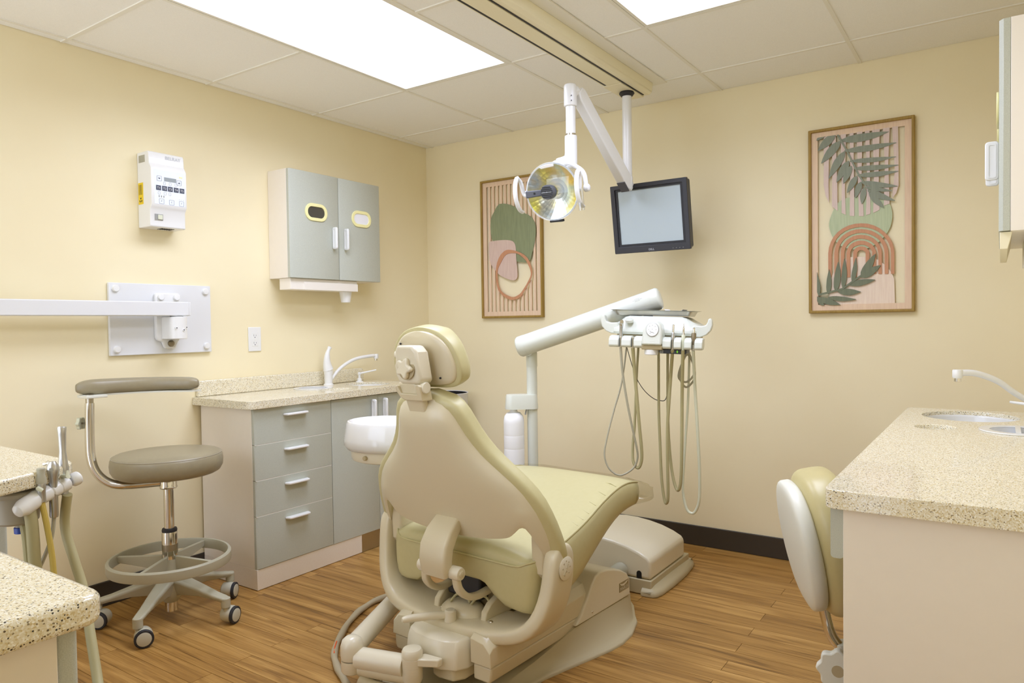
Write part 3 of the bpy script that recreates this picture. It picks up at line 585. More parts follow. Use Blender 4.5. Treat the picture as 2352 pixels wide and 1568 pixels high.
build('wall_plate', MB().box(1.61, 1.72, -.021, -.001, 1.54, 1.67), 'darkgrey', t, bevel=.003)

# ------------------------------------------------------------------ wall pictures (cut wood panels in frames)
def smooth_closed(poly, n=4):
    P = [Vector((a, b, 0)) for a, b in poly]; m_ = len(P); o = []
    for i in range(m_):
        a, b, c, d = P[i-1], P[i], P[(i+1) % m_], P[(i+2) % m_]
        for k in range(n):
            t = k/n; q = .5*((2*b)+(c-a)*t+(2*a-5*b+4*c-d)*t*t+(3*b-a-3*c+d)*t**3); o.append((q.x, q.y))
    return o
for k_ in ('L_green', 'L_pink', 'L_ro', 'L_ri', 'R_sage'): DATA[k_] = smooth_closed(DATA[k_])
def flat(d0, d1, mbx, poly): return mbx.prism(poly, lambda a, b, d: (a, -d, b), d0, d1)
def pic(name, x0, x1, z0, z1, label):
    t = thing(name, label, 'picture', ((x0+x1)/2, -.002, (z0+z1)/2), group='framed wood pictures on the back wall')
    fw = .012; O = [(x0, z0), (x1, z0), (x1, z1), (x0, z1)]; I = [(x0+fw, z0+fw), (x1-fw, z0+fw), (x1-fw, z1-fw), (x0+fw, z1-fw)]
    build('frame', MB().rim(O, I, lambda a, b, d: (a, -d, b), .001, .026), 'w_frame', t, bevel=.003)
    mr = .026; I2 = [(x0+fw+mr, z0+fw+mr), (x1-fw-mr, z0+fw+mr), (x1-fw-mr, z1-fw-mr), (x0+fw+mr, z1-fw-mr)]
    build('rim', MB().rim(I, I2, lambda a, b, d: (a, -d, b), .008, .014), 'w_light', t)
    return t, I2
t, I2 = pic('framed_picture', .44, .869, 1.157, 1.971, 'framed picture of slats, green and pink blobs and a terracotta ring, behind the lamp')
xa, xb, za, zb = I2[0][0], I2[1][0], I2[0][1], I2[2][1]
n = 12; pitch = (xb-xa)/(n+.4)
def span(poly, x):
    zs = []
    for i in range(len(poly)):
        (a, b), (c, d) = poly[i], poly[(i+1) % len(poly)]
        if (a-x)*(c-x) < 0: zs.append(b+(d-b)*(x-a)/(c-a))
    return (min(zs), max(zs)) if len(zs) >= 2 else None
for k in range(n):
    c = xa+pitch*(k+.75); seg = [(za-.004, zb+.004)]
    g = span(DATA['L_green'], c) or span(DATA['L_pink'], c); ro = span(DATA['L_ro'], c)
    if ro: seg = [((g[0]+g[1])/2, zb+.004) if g else (ro[1]-.004, zb+.004), (za-.004, ro[0]+.006)]
    elif g: seg = [(za-.004, zb+.004)]
    for a, b in seg: build('slat', MB().box(c-.0070, c+.0070, -.013, -.009, a, b), 'w_light', t)
build('green_shape', flat(.0135, .0165, MB(), DATA['L_green']), 'w_green', t)
build('pink_shape', flat(.017, .0195, MB(), DATA['L_pink']), 'w_pink', t)
build('ring_shape', MB().rim(DATA['L_ro'], DATA['L_ri'], lambda a, b, d: (a, -d, b), .020, .0225), 'w_terra', t)
t, I2 = pic('framed_picture', 2.287, 2.707, 1.150, 1.970, 'framed picture of palm leaves, arches and pale stripes, right of the monitor')
xa, xb, za, zb = I2[0][0], I2[1][0], I2[0][1], I2[2][1]
cl = lambda poly, m=.003: [(min(max(a, xa-m), xb+m), min(max(b, za-m), zb+m)) for a, b in poly]
build('sage_shape', flat(.009, .012, MB(), DATA['R_sage']), 'w_sage', t)
for q in DATA['R_stripes']: build('stripe', flat(.0125, .0145, MB(), cl([(a, b+(.012 if b > zb-.02 else 0)) for a, b in q])), 'w_strip', t)
build('mound_shape', flat(.009, .0118, MB(), cl(DATA['R_mound'], .006)), 'w_cream', t)
for q in DATA['R_arches']: build('arch', flat(.0126, .0156, MB(), q), 'w_terra', t)
for i, q in enumerate(DATA['R_up']): build('leaf', flat(.0150, .0170+.00012*i, MB(), cl(q)), 'w_ggreen', t)
build('stem', flat(.0151, .0194, MB(), cl(DATA['R_upstem'])), 'w_ggreen', t)
for i, q in enumerate(DATA['R_low']): build('leaf', flat(.0160, .0196+.00012*i, MB(), cl(q)), 'w_dgreen', t)
build('stem', flat(.0161, .0213, MB(), cl(DATA['R_lowstem'])), 'w_dgreen', t)

# ------------------------------------------------------------------ left wall: dispenser cabinet
def pull(t, o, x, y, z, L=.112, w=.036, h=.034):
    """C shaped white handle: x along its length, y across, z outwards"""
    m = MB().at(o, x, y, z); m.prism(rrect(L, h*1.0, .009, 3), lambda a, b, d: (a, d, b+h/2), -w/2*.28, w/2*.28)
    b = build('handle', m, 'white', t, bevel=.003)
    g = MB().at(o, x, y, z); g.rim(rrect(L-.012, h-.012, .006, 3), rrect(L-.022, h-.020, .004, 3), lambda a, b2, d: (a, d, b2+h/2), w/2*.28, w/2*.28+.0016)
    g.rim(rrect(L-.012, h-.012, .006, 3), rrect(L-.022, h-.020, .004, 3), lambda a, b2, d: (a, d, b2+h/2), -w/2*.28-.0016, -w/2*.28)
    build('handle_rim', g, 'white', b); return b
def oval_window(t, y, z, fx, dirx, fill, w=.140, h=.087):
    f = lambda a, b, d: (fx+dirx*d, y+a, z+b)
    fr = build('window_frame', MB().rim(rrect(w, h, h/2-.001, 8), rrect(w-.032, h-.032, (h-.032)/2-.001, 8), f, 0, .006), 'cream', t, bevel=.0015)
    build('window_pane', MB().prism(rrect(w-.032, h-.032, (h-.032)/2-.001, 8), f, .0002, .0012), fill, fr)
cy0, cy1, cz0, cz1, fx = -1.193, -.579, 1.362, 1.893, .162
t = thing('wall_cabinet', 'grey two door wall cabinet with oval windows above the sink counter on the left', 'cabinet', (.0, -.886, 1.362), group='wall dispenser cabinets')
build('body', MB().box(.001, fx-.022, cy0, cy1, cz0, cz1), 'cab', t, bevel=.001)
for q, (a, b) in enumerate(((cy0+.001, -.8785), (-.8765, cy1-.001))):
    d = build('door', MB().prism([(fx-.0215, a), (fx-.006, a), (fx, a+.010), (fx, b-.010), (fx-.006, b), (fx-.0215, b)], lambda p, s_, z: (p, s_, z), cz0+.001, cz1-.001), 'laminate', t, bevel=.001)
    oval_window(d, (-1.030, -.723)[q], 1.695, fx, 1, ('smokeglass', 'paper')[q])
    pull(d, (fx, (-.922, -.844)[q], 1.575), (0, 0, 1), (0, 1, 0), (1, 0, 0))
build('under_tray', MB().box(.06, fx-.018, -1.181, -.744, 1.306, 1.3615), 'edge', t, bevel=.002)
build('tray_front', MB().box(fx-.018, fx-.012, -1.10, -.744, 1.306, 1.345), 'edge', t, bevel=.001)
lone('paper_cup', MB().lathe([(.024, 1.249), (.0245, 1.251), (.034, 1.31), (.034, 1.318)], (fx-.062, -.787, 0)), 'white', 'white paper cup hanging below the grey wall cabinet', 'cup', (fx-.062, -.787, 1.249))
# x-ray control box
t = thing('exposure_controller', 'white control box with push buttons and a small display high on the left wall', 'control box', (0, -1.765, 1.55))
f0, ya, yb = .098, -1.843, -1.688
prof = [(.001, 1.548), (.088, 1.548), (.092, 1.552), (.093, 1.618), (.100, 1.628), (.107, 1.64), (.107, 1.79), (.100, 1.802), (.092, 1.812), (.090, 1.852), (.084, 1.862), (.001, 1.862)]
build('casing', MB().prism(prof, lambda a, b, d: (a, d, b), ya, yb), 'white', t, bevel=.005, seg=3)
build('face_panel', MB().box(.1068, .1078, ya+.012, yb-.008, 1.642, 1.786), 'panelblue', t, bevel=.0004)
Yv, Zv, fx2 = (0, 1, 0), (0, 0, 1), .1080
build('display', MB().box(fx2-.0004, fx2+.0008, -1.788, -1.735, 1.741, 1.757), 'lcd', t)
build('lamp_window', MB().box(fx2-.0004, fx2+.0006, -1.722, -1.707, 1.763, 1.769), 'cream', t)
ys = [-1.813, -1.787, -1.762, -1.736, -1.710]
for q, yq in enumerate(ys):
    b_ = build('button', MB().box(fx2-.0004, fx2+.0009, yq-.0105, yq+.0105, 1.700, 1.720), 'ink', t)
    tm = MB(); text(tm, 'T%d' % (q+1), .0125, (fx2+.0009, yq, 1.709), Yv, Zv); build('lettering', tm, 'white', b_)
for yq, z, s in ((-1.809, 1.749, -1), (-1.722, 1.742, 1)):
    k_ = MB(); k_.rim(rrect(.021, .021, .002, 2), rrect(.0195, .0195, .0015, 2), lambda a, b, d: (fx2+d, yq+a, z+b), 0, .0004)
    k_.prism([(-.005, -.003*s), (.005, -.003*s), (0, .0035*s)], lambda a, b, d: (fx2+d, yq+a, z+b), 0, .0005); build('arrow_key', k_, 'ink', t)
for yq, c in ((-1.801, 'P'), (-1.757, 'C'), (-1.713, 'F')):
    k_ = MB(); k_.rim(rrect(.021, .021, .002, 2), rrect(.0195, .0195, .0015, 2), lambda a, b, d: (fx2+d, yq+a, 1.655+b), 0, .0004)
    text(k_, c, .009, (fx2, yq, 1.655), Yv, Zv); build('mode_key', k_, 'ink', t)
ic = MB()
for yq in (-1.787, -1.762, -1.736): ic.rim(rrect(.010, .014, .004, 3, yq, 1.731), rrect(.0085, .0125, .0035, 3, yq, 1.731), lambda a, b, d: (fx2+d, a, b), 0, .0003)
for yq in (-1.811, -1.785, -1.764): ic.rim(rrect(.010, .014, .004, 3, yq, 1.689), rrect(.0085, .0125, .0035, 3, yq, 1.689), lambda a, b, d: (fx2+d, a, b), 0, .0003)
for q in range(3): ic.prism(ell(.0022, .0050, 8, -1.811+q*.010, 1.675), lambda a, b, d: (fx2+d, a, b), 0, .0003)
for q in range(3): ic.prism(ell(.0011, .0011, 8, -1.723+q*.009, 1.671), lambda a, b, d: (fx2+d, a, b), 0, .0003)
build('printed_symbols', ic, 'grey_marks', t)
tm = MB(); text(tm, 'BELRAY', .020, (.0915, -1.738, 1.842), Yv, Zv); build('lettering', tm, 'inklight', t)
tm = MB(); text(tm, 'x-ray unit', .009, (.0915, -1.812, 1.852), Yv, Zv); 
tm = MB()
for q in range(3): tm.box(.0911, .0914, -1.83, -1.70, 1.822-q*.005, 1.8235-q*.005)
build('printed_lines', tm, 'inklight', t)
sw = build('rocker_switch', MB().box(.0925, .0955, -1.824, -1.789, 1.577, 1.602), 'grey_marks', t)
build('rocker', MB().box(.0955, .0985, -1.812, -1.792, 1.580, 1.599), 'hosepale', sw, bevel=.001)
wl = build('warning_label', MB().box(.006, .044, ya-.0006, ya+.0002, 1.645, 1.735), 'yellow', t)
wm = MB()
for q in range(3):
    a0 = math.radians(90+120*q)
    wm.prism([(.025+.004*math.cos(a0-.5), 1.662+.004*math.sin(a0-.5)), (.025+.012*math.cos(a0-.5), 1.662+.012*math.sin(a0-.5)), (.025+.012*math.cos(a0+.5), 1.662+.012*math.sin(a0+.5)), (.025+.004*math.cos(a0+.5), 1.662+.004*math.sin(a0+.5))], lambda a, b, d: (a, ya-.0006-d, b), 0, .0003)
for q in range(4): wm.box(.012+q*.007, .0145+q*.007, ya-.0009, ya-.0006, 1.685, 1.727)
build('printed_symbols', wm, 'black', wl)
for q in range(8): build('vent_slat', MB().box(.016+q*.006, .0195+q*.006, ya-.0012, ya+.001, 1.818, 1.848), 'hosegrey', t)
for q in range(6): build('bottom_vent', MB().box(.03, .07, -1.78+q*.010, -1.776+q*.010, 1.5465, 1.5485), 'black', t)
# x-ray arm wall mount
t = thing('xray_arm_mount', 'white wall plate with a swivel bracket and long white beam reaching out of frame left', 'wall mount', (0, -1.755, 1.16))
build('wall_plate', MB().box(.001, .016, -1.981, -1.529, 1.014, 1.314), 'whitem', t, bevel=.002)
for yq, z in ((-1.955, 1.290), (-1.556, 1.288), (-1.955, 1.040), (-1.556, 1.042)):
    build('bolt_cap', MB().lathe([(.014, .016), (.014, .024), (.012, .027), (.005, .0275)], (0, yq, z), (1, 0, 0), 20), 'white', t)
br = MB(); f = lambda a, b, d: (d, a, b)
br.prism([(-1.798, 1.085), (-1.790, 1.072), (-1.77, 1.066), (-1.762, 1.045), (-1.755, 1.036), (-1.715, 1.036), (-1.708, 1.05), (-1.70, 1.066), (-1.688, 1.075), (-1.686, 1.268), (-1.693, 1.276), (-1.79, 1.276), (-1.798, 1.268)], f, .0162, .036)
build('bracket', br, 'white', t, bevel=.005, seg=3)
for yq in (-1.776, -1.706): build('bolt_cap', MB().lathe([(.014, .036), (.014, .043), (.012, .046), (.005, .0465)], (0, yq, 1.258), (1, 0, 0), 20), 'white', t)
build('lower_bolt', MB().lathe([(.014, .036), (.014, .041), (.011, .0425)], (0, -1.735, 1.058), (1, 0, 0), 20), 'brownmetal', t)
hm = MB(); hm.box(.036, .086, -1.775, -1.695, 1.078, 1.172); hm.cyl((.086, -1.735, 1.078), (.086, -1.735, 1.172), .04, n=28); build('swivel_housing', hm, 'white', t, bevel=.002)
for yq, z in ((-1.757, 1.125), (-1.728, 1.116), (-1.712, 1.127)):
    xq = .086+math.sqrt(.04**2-(yq+1.735)**2); b_ = build('screw_boss', MB().cyl((xq-.004, yq, z), (xq+.003, yq, z), .006, n=14), 'white', t)
    build('screw', MB().cyl((xq+.003, yq, z), (xq+.0035, yq, z), .0025, n=10), 'black', b_)
X0, X1 = Vector(DATA['XARM'][0]), Vector(DATA['XARM'][1])
build('beam', MB().box(.062, .110, -2.85, -1.690, 1.176, 1.236), 'whitem', t, bevel=.004)
build('beam_end_cap', MB().box(.0625, .1095, -1.692, -1.683, 1.177, 1.235), 'whitem', t, bevel=.002)
build('spindle', MB().cyl((.086, -1.735, 1.170), (.086, -1.735, 1.178), .026), 'grey_marks', t)
# wall outlet
t = thing('wall_outlet', 'white wall outlet plate on the wall above the left counter', 'outlet', (0, -1.29, 1.065))
build('cover_plate', MB().box(.0005, .006, -1.3255, -1.2545, 1.006, 1.1235), 'white', t, bevel=.0025)
rc = build('receptacle', MB().box(.006, .0075, -1.3065, -1.2735, 1.031, 1.098), 'white', t, bevel=.0008)
sl = MB()
for zc in (1.047, 1.083):
    sl.box(.0073, .0078, -1.298, -1.2965, zc-.004, zc+.005); sl.box(.0073, .0078, -1.2855, -1.284, zc-.003, zc+.004); sl.cyl((.0073, -1.291, zc-.009), (.0078, -1.291, zc-.009), .0025, n=8)
build('slots', sl, 'ink', rc)
build('test_button', MB().box(.0073, .009, -1.2965, -1.2835, 1.0605, 1.0675), 'white', rc)

# ------------------------------------------------------------------ left sink unit
def front(t, name, x, y0, y1, z0, z1, th=.02, sgn=1, l=1, r=1):
    """slab front facing +x (sgn 1) or -x, with rolled vertical edges"""
    e0, e1 = (.009 if l else .001), (.009 if r else .001)
    poly = [(x, y0), (x+sgn*(th-e0*.7), y0), (x+sgn*th, y0+e0), (x+sgn*th, y1-e1), (x+sgn*(th-e1*.7), y1), (x, y1)]
    return build(name, MB().prism(poly, lambda a, b, d: (a, b, d), z0, z1), 'laminate', t, bevel=.0008)
t = thing('base_cabinet', 'beige and grey base cabinet with four drawers under the left sink counter', 'cabinet', (.2, -1.08, 0))
build('body', MB().box(.012, .380, -1.588, -1.570, .09, .776).box(.012, .380, -.578, -.56, .09, .776).box(.012, .030, -1.57, -.578, .09, .776).box(.03, .380, -1.57, -.578, .09, .108), 'cab', t, bevel=.001)
build('toe_kick', MB().box(.012, .398, -1.588, -.985, .002, .0895), 'kick', t, bevel=.001)
build('steel_kick', MB().box(.012, .396, -.984, -.56, .002, .0895), 'steel', t)
zz = [.0905, .316, .469, .6215, .7745]
for a, b in zip(zz, zz[1:]):
    d = front(t, 'drawer', .381, -1.587, -1.169, a+.001, b-.0012, l=1, r=0)
    build('edge_strip', MB().box(.3955, .4005, -1.586, -1.170, b-.0011, b+.0009), 'edge', d)
    zc = b-.036
    m = MB(); m.prism([(-1.442, .402), (-1.314, .402), (-1.322, .428), (-1.330, .431), (-1.426, .431), (-1.434, .428)], lambda a2, b2, q: (b2, a2, q), zc-.005, zc+.005)
    build('handle', m, 'white', d, bevel=.003)
for q, (a, b) in enumerate(((-1.1665, -.860), (-.858, -.561))):
    d = front(t, 'door', .381, a, b, .0905, .773, l=0, r=q)
    pull(d, (.401, (-.904, -.825)[q], .70), (0, 0, 1), (0, 1, 0), (1, 0, 0), L=.11)
# countertop with bowls: a slab with real holes
def slab_with_holes(t, outline, holes, z0, z1, material, name='slab', bev=.006):
    """outline: polygon; holes: list of ellipses (cx, cy, a, b): bridges are avoided by bmesh triangle fill"""
    bm = bmesh.new(); loops = []
    for poly in [outline]+[ell(a, b, 40, cx, cy) for cx, cy, a, b in holes]:
        vs = [bm.verts.new((x, y, z1)) for x, y in poly]
        loops.append([bm.edges.new((vs[i], vs[(i+1) % len(vs)])) for i in range(len(vs))])
    res = bmesh.ops.triangle_fill(bm, edges=[e for l in loops for e in l], use_beauty=True)
    for f in list(bm.faces):
        c = f.calc_center_median()
        if any(((c.x-cx)/a)**2+((c.y-cy)/b)**2 < .98 for cx, cy, a, b in holes): bm.faces.remove(f)
    ext = bmesh.ops.extrude_face_region(bm, geom=bm.faces[:])
    bmesh.ops.translate(bm, verts=[g for g in ext['geom'] if isinstance(g, bmesh.types.BMVert)], vec=(0, 0, z0-z1))
    bm.verts.index_update(); mbx = MB(); mbx.add([v.co for v in bm.verts], [tuple(v.index for v in f.verts) for f in bm.faces]); bm.free()
    return build(name, mbx, material, t, bevel=bev, angle=30, seg=3)
def corner(x0, x1, y0, y1, rs):
    o = []
    for (cx, cy, a0, r) in ((x1, y1, 0, rs[0]), (x0, y1, 90, rs[1]), (x0, y0, 180, rs[2]), (x1, y0, 270, rs[3])):
        sx, sy = (1 if cx == x1 else -1), (1 if cy == y1 else -1)
        if r == 0: o.append((cx, cy)); continue
        for k in range(5):
            a = math.radians(a0+22.5*k); o.append((cx-sx*r+r*math.cos(a), cy-sy*r+r*math.sin(a)))
    return o
def bowl(t, cx, cy, a, b, z, depth=.13, name='sink_bowl', material='porc', thick=.004):
    pr = [(.992, 0), (.985, -.006), (.95, -.4*depth), (.85, -.8*depth), (.55, -depth), (.03, -depth*1.02)]
    m = MB(); m.loft([[(cx+a*q*math.cos(2*PI*k/40), cy+b*q*math.sin(2*PI*k/40), z+h) for k in range(40)] for q, h in pr], caps=False)
    o = build(name, m, material, t); md = o.modifiers.new('s', 'SOLIDIFY'); md.thickness = thick; md.offset = 1
    return o
t = thing('sink_countertop', 'cream speckled stone countertop with a white sink and backsplash on the left wall', 'countertop', (.21, -1.09, .777), group='speckled sink countertops')
ztop = .812; LS = (.215, -.745, .125, .105); LW = (.15, -1.06, .085, .085); LSL = (.305, -1.05, .055, .095)
slab_with_holes(t, corner(.001, .422, -1.622, -.545, (.03, .02, .0, .03)), [LS, LW, LSL], .7775, ztop, 'stone')
bowl(t, *LS, ztop-.012)
build('backsplash', MB().prism([(-1.605, ztop+.0005), (-.59, ztop+.0005), (-.59, .868), (-.594, .879), (-.605, .884), (-1.605, .884)], lambda a, b, d: (d, a, b), .001, .021), 'stone', t, bevel=.004)
def waste_ring(t, c, z):
    cx, cy, a, b = c
    build('waste_ring', MB().rim(ell(a+.012, b+.012, 40, cx, cy), ell(a-.014, b-.014, 40, cx, cy), lambda p, q, d: (p, q, d), z, z+.004), 'porc', t, bevel=.0015)
    build('waste_chute', MB().loft([ [(x, y, h) for x, y in ell(a-.012, b-.012, 32, cx, cy)] for h in (z+.001, z-.032)], caps=False), 'whitem', t)
    build('waste_divider', MB().box(cx-.006, cx+.006, cy-b+.013, cy+b-.013, z-.02, z+.0055), 'porc', t)
    build('waste_lid', MB().prism(ell(a-.013, b-.013, 32, cx, cy), lambda p, q, d: (p, q, d), z-.034, z-.030), 'whitem', t)
waste_ring(t, LW, ztop)
build('slot_liner', MB().prism(ell(LSL[2]-.002, LSL[3]-.002, 32, LSL[0], LSL[1]), lambda p, q, d: (p, q, d), ztop-.031, ztop-.026), 'whitem', t)
# faucets
def faucet(label, x, y, z, spout, lever, group):
    t = thing('faucet', label, 'faucet', (x, y, z), group=group)
    build('body', MB().lathe([(.026, 0), (.026, .005), (.021, .008), (.021, .055), (.023, .062), (.0235, .082)], (x, y, z)), 'white', t)
    sp = smooth_path(spout, 6); n_ = len(sp)
    build('spout', MB().tube(sp, [.0085+.0015*i/n_ for i in range(n_)], 12), 'white', t)
    e = Vector(spout[-1]); build('spout_head', MB().lathe([(.0125, .010), (.014, .006), (.014, -.012), (.012, -.016)], e), 'white', t)
    build('aerator', MB().lathe([(.0095, -.015), (.0095, -.026), (.006, -.027)], e), 'chrome', t)
    lp = smooth_path(lever, 6); n_ = len(lp)
    build('lever', MB().tube(lp, [max(.0088, .0232*(1-i/(n_-1))**.9+.0040)+(.0022 if i > n_-4 else 0) if i < n_-1 else .006 for i in range(n_)], 14), 'white', t)
    return t
x, y, z = .075, -.895, ztop
faucet('white lever faucet with an arched spout behind the left sink', x, y, z,
       [(x, y+.015, z+.025), (x+.004, y+.08, z+.085), (x+.015, y+.17, z+.128), (x+.03, y+.27, z+.142), (x+.035, y+.315, z+.142)],
       [(x, y, z+.082), (x, y-.006, z+.105), (x+.002, y-.010, z+.14), (x+.004, y-.004, z+.175), (x+.006, y+.010, z+.203)], 'white faucets')
def soap(label, x, y, z, tip):
    t = thing('soap_dispenser', label, 'soap dispenser', (x, y, z), group='counter soap dispensers')
    build('body', MB().lathe([(.021, 0), (.021, .003), (.013, .006), (.012, .018), (.009, .020), (.0065, .022), (.0065, .040), (.009, .041), (.009, .052), (.004, .055)], (x, y, z)), 'white', t)
    build('nozzle', MB().tube([(x, y, z+.046), tip], [.0055, .0038], 10), 'white', t)
soap('white soap pump behind the left sink in front of the backsplash end', .065, -.665, ztop, (.12, -.59, ztop+.063))
# bin in the far corner
t = thing('waste_bin', 'tall pale bin with a dark inside standing in the back corner', 'bin', (.28, -.20, 0))
build('shell', MB().lathe([(.001, .002), (.12, .002), (.145, .715), (.148, .72), (.145, .722), (.142, .718)], (.28, -.20, 0), caps=False), 'whitem', t)
build('liner', MB().lathe([(.1425, .718), (.140, .60), (.118, .012), (.001, .012)], (.28, -.20, 0), caps=False), 'black', t)

# ------------------------------------------------------------------ right sink unit
t = thing('sink_countertop', 'cream speckled stone countertop with a white sink, near right of the room', 'countertop', (2.95, -1.34, .777), group='speckled sink countertops')
RS = (2.925, -.80, .13, .135); RSL = (2.853, -1.105, .052, .055); RW = (3.045, -1.09, .078, .085)
slab_with_holes(t, corner(2.738, 3.163, -2.062, -.62, (.0, .02, .025, .0)), [RS, RSL, RW], .7775, ztop, 'stone')
bowl(t, *RS, ztop-.012); waste_ring(t, RW, ztop)
build('slot_liner', MB().prism(ell(RSL[2]-.002, RSL[3]-.002, 32, RSL[0], RSL[1]), lambda p, q, d: (p, q, d), ztop-.031, ztop-.026), 'whitem', t)
build('backsplash', MB().box(3.143, 3.163, -2.04, -.64, ztop+.0005, .884), 'stone', t, bevel=.004)
t = thing('base_cabinet', 'beige base cabinet with a plain side panel under the near right counter', 'cabinet', (2.95, -1.34, 0))
build('side_panel', MB().box(2.7665, 3.150, -2.03, -2.008, .002, .776), 'cab', t, bevel=.001)
build('apron_drawer', MB().prism(rrect(.022, .098, .006, 3, 2.7555, .727), lambda a, b, d: (a, d, b), -2.028, -1.25), 'laminate', t)
build('body', MB().box(2.785, 3.150, -1.24, -1.222, .09, .776).box(2.785, 3.150, -.678, -.66, .09, .776).box(3.13, 3.15, -1.222, -.678, .09, .776).box(2.785, 3.13, -1.222, -.678, .09, .108), 'cab', t)
build('toe_kick', MB().box(2.79, 3.150, -1.24, -.66, .002, .0895), 'kick', t)
for a, b in ((-1.238, -.951), (-.949, -.661)):
    d = front(t, 'door', 2.784, a, b, .0905, .774, sgn=-1); pull(d, (2.764, -.98 if a < -1 else -.92, .69), (0, 0, 1), (0, 1, 0), (-1, 0, 0))
F = DATA['RFAU']
faucet('white faucet with an arched spout at the right sink, cut by the frame edge', 3.115, -.735, ztop,
       [(3.105, -.74, ztop+.03), F[3], F[2], F[1], F[0]], [(3.115, -.735, ztop+.082), (3.118, -.73, ztop+.12), (3.118, -.715, ztop+.195)], 'white faucets')
soap('white soap pump nozzle below the spout of the right sink', 3.118, -.86, ztop, (3.03, -.80, ztop+.050))
# upper right wall cabinet, edge on
t = thing('wall_cabinet', 'grey and white wall cabinet on the right wall, seen edge-on at the frame edge', 'cabinet', (3.1, -.886, 1.362), group='wall dispenser cabinets')
build('body', MB().box(3.026, 3.164, -1.193, -.579, 1.345, 1.893), 'edge', t, bevel=.001)
for q, (a, b) in enumerate(((-1.192, -.8875), (-.8845, -.58))):
    d = build('door', MB().prism([(3.0255, a), (3.010, a), (3.0005, a+.012), (3.0005, b-.010), (3.008, b), (3.0255, b)], lambda p, s_, z: (p, s_, z), 1.346, 1.893), 'laminate', t, bevel=.001)
    oval_window(d, (-1.035, -.735)[q], 1.695, 3.0005, -1, 'smokeglass' if q else 'paper')
    pull(d, (3.0, (-.94, -.83)[q], 1.575), (0, 0, 1), (0, 1, 0), (-1, 0, 0))
build('under_tray', MB().prism([(3.003, 1.3445), (3.003, 1.30), (3.02, 1.30), (3.026, 1.325), (3.030, 1.3445)], lambda a, b, d: (a, d, b), -1.18, -.60), 'cream_t', t, bevel=.001)
build('tray_body', MB().box(3.06, 3.16, -1.17, -.74, 1.27, 1.3445), 'edge', t, bevel=.002)

# ------------------------------------------------------------------ near left: rear cabinets
t = thing('rear_countertop', 'cream speckled stone counter corner in the left foreground', 'countertop', (1.5, -3.4, .777), group='foreground stone counters')
build('slab', MB().prism(corner(1.15, 2.137, -4.0, -3.036, (.03, .0, .0, .0)), lambda a, b, d: (a, b, d), .7775, ztop), 'stone', t, bevel=.008, seg=3)
t = thing('rear_cabinet', 'beige cabinet with a grey rolled door edge under the foreground counter', 'cabinet', (1.6, -3.4, 0), group='foreground cabinets')
build('body', MB().box(1.2, 2.108, -3.97, -3.082, .002, .776), 'cab', t, bevel=.001)
build('door', MB().prism(rrect(.88, .026, .009, 4, 1.66, -3.0675), lambda a, b, d: (a, b, d), .095, .7735), 'laminate', t)
t = thing('side_countertop', 'cream speckled stone counter with the instrument holder, at the left edge', 'countertop', (.6, -2.8, .777), group='foreground stone counters')
build('slab', MB().prism([(.35, -2.646), (1.150, -2.646), (1.19, -2.656), (1.222, -2.676), (1.237, -2.70), (1.300, -2.86), (1.300, -2.9), (.35, -2.9)], lambda a, b, d: (a, b, d), .7775, ztop), 'stone', t, bevel=.006, seg=3)
t = thing('side_cabinet', 'grey edged cabinet below the counter at the left edge of the frame', 'cabinet', (.6, -2.8, 0), group='foreground cabinets')
build('body', MB().box(.36, .915, -2.885, -2.70, .002, .776), 'cab', t, bevel=.001)
build('door', MB().prism(rrect(.022, .19, .009, 4, .928, -2.795), lambda a, b, d: (a, b, d), .095, .774), 'laminate', t)
# vacuum canister and instrument holder
cn = DATA['CAN']
t = thing('suction_canister', 'grey round suction canister with a lid hanging under the left counter', 'canister', (1.205, -2.752, .72))
cx, cy = 1.195, -2.775
build('cup', MB().lathe([(.036, .695), (.042, .70), (.047, .752), (.047, .755)], (cx, cy, 0)), 'canister', t)
build('lid', MB().lathe([(.05, .7555), (.052, .758), (.052, .765), (.048, .768)], (cx, cy, 0)), 'canister', t)
build('outlet', MB().cyl((cx-.012, cy+.012, .6955), (cx-.012, cy+.012, .680), .012, n=16), 'canister', t)
build('blue_valve', MB().lathe([(.014, .667), (.0145, .68), (.013, .681)], (cx-.012, cy+.012, 0), n=16), 'blue', t)
t = thing('instrument_holder', 'white segmented instrument holder bar beside the left counter', 'instrument holder', (1.25, -2.72, .74))
H0 = [Vector((1.262, -2.790, .7385)), Vector((1.248, -2.752, .7535)), Vector((1.242, -2.728, .760)), Vector((1.236, -2.706, .766)), Vector((1.232, -2.684, .772))]
for q in range(4):
    a, b = H0[q], H0[q+1]; dd = (b-a)
    m = MB(); rr0 = .0195-.0008*q
    pr = [(rr0*.2, -.018 if q == 0 else -.006), (rr0*.7, -.012 if q == 0 else -.004), (rr0, .002), (rr0, dd.length-.003), (rr0*.8, dd.length)]
    m.lathe(pr, a, dd, 20); build('segment', m, 'white', t)
m = MB(); m.lathe([(.012, -.002), (.016, .004), (.016, .016), (.010, .020)], H0[4]+Vector((.0, .008, .002)), (H0[4]-H0[3]), 16); build('end_segment', m, 'white', t, bevel=.002)
build('mount_arm', MB().tube([(1.24, -2.74, .752), (1.20, -2.765, .768), (1.15, -2.77, .773)], .006, 8), 'canister', t)
I = DATA['INST']
hvx = Vector((1.240, -2.690, 0)); sy = Vector((1.248, -2.722, 0)); sv = Vector((1.262, -2.752, 0))
t = thing('suction_handpiece', 'tall silver suction handpiece standing in the white holder', 'handpiece', (hvx.x, hvx.y, .74), group='instruments in the holder by the left counter')
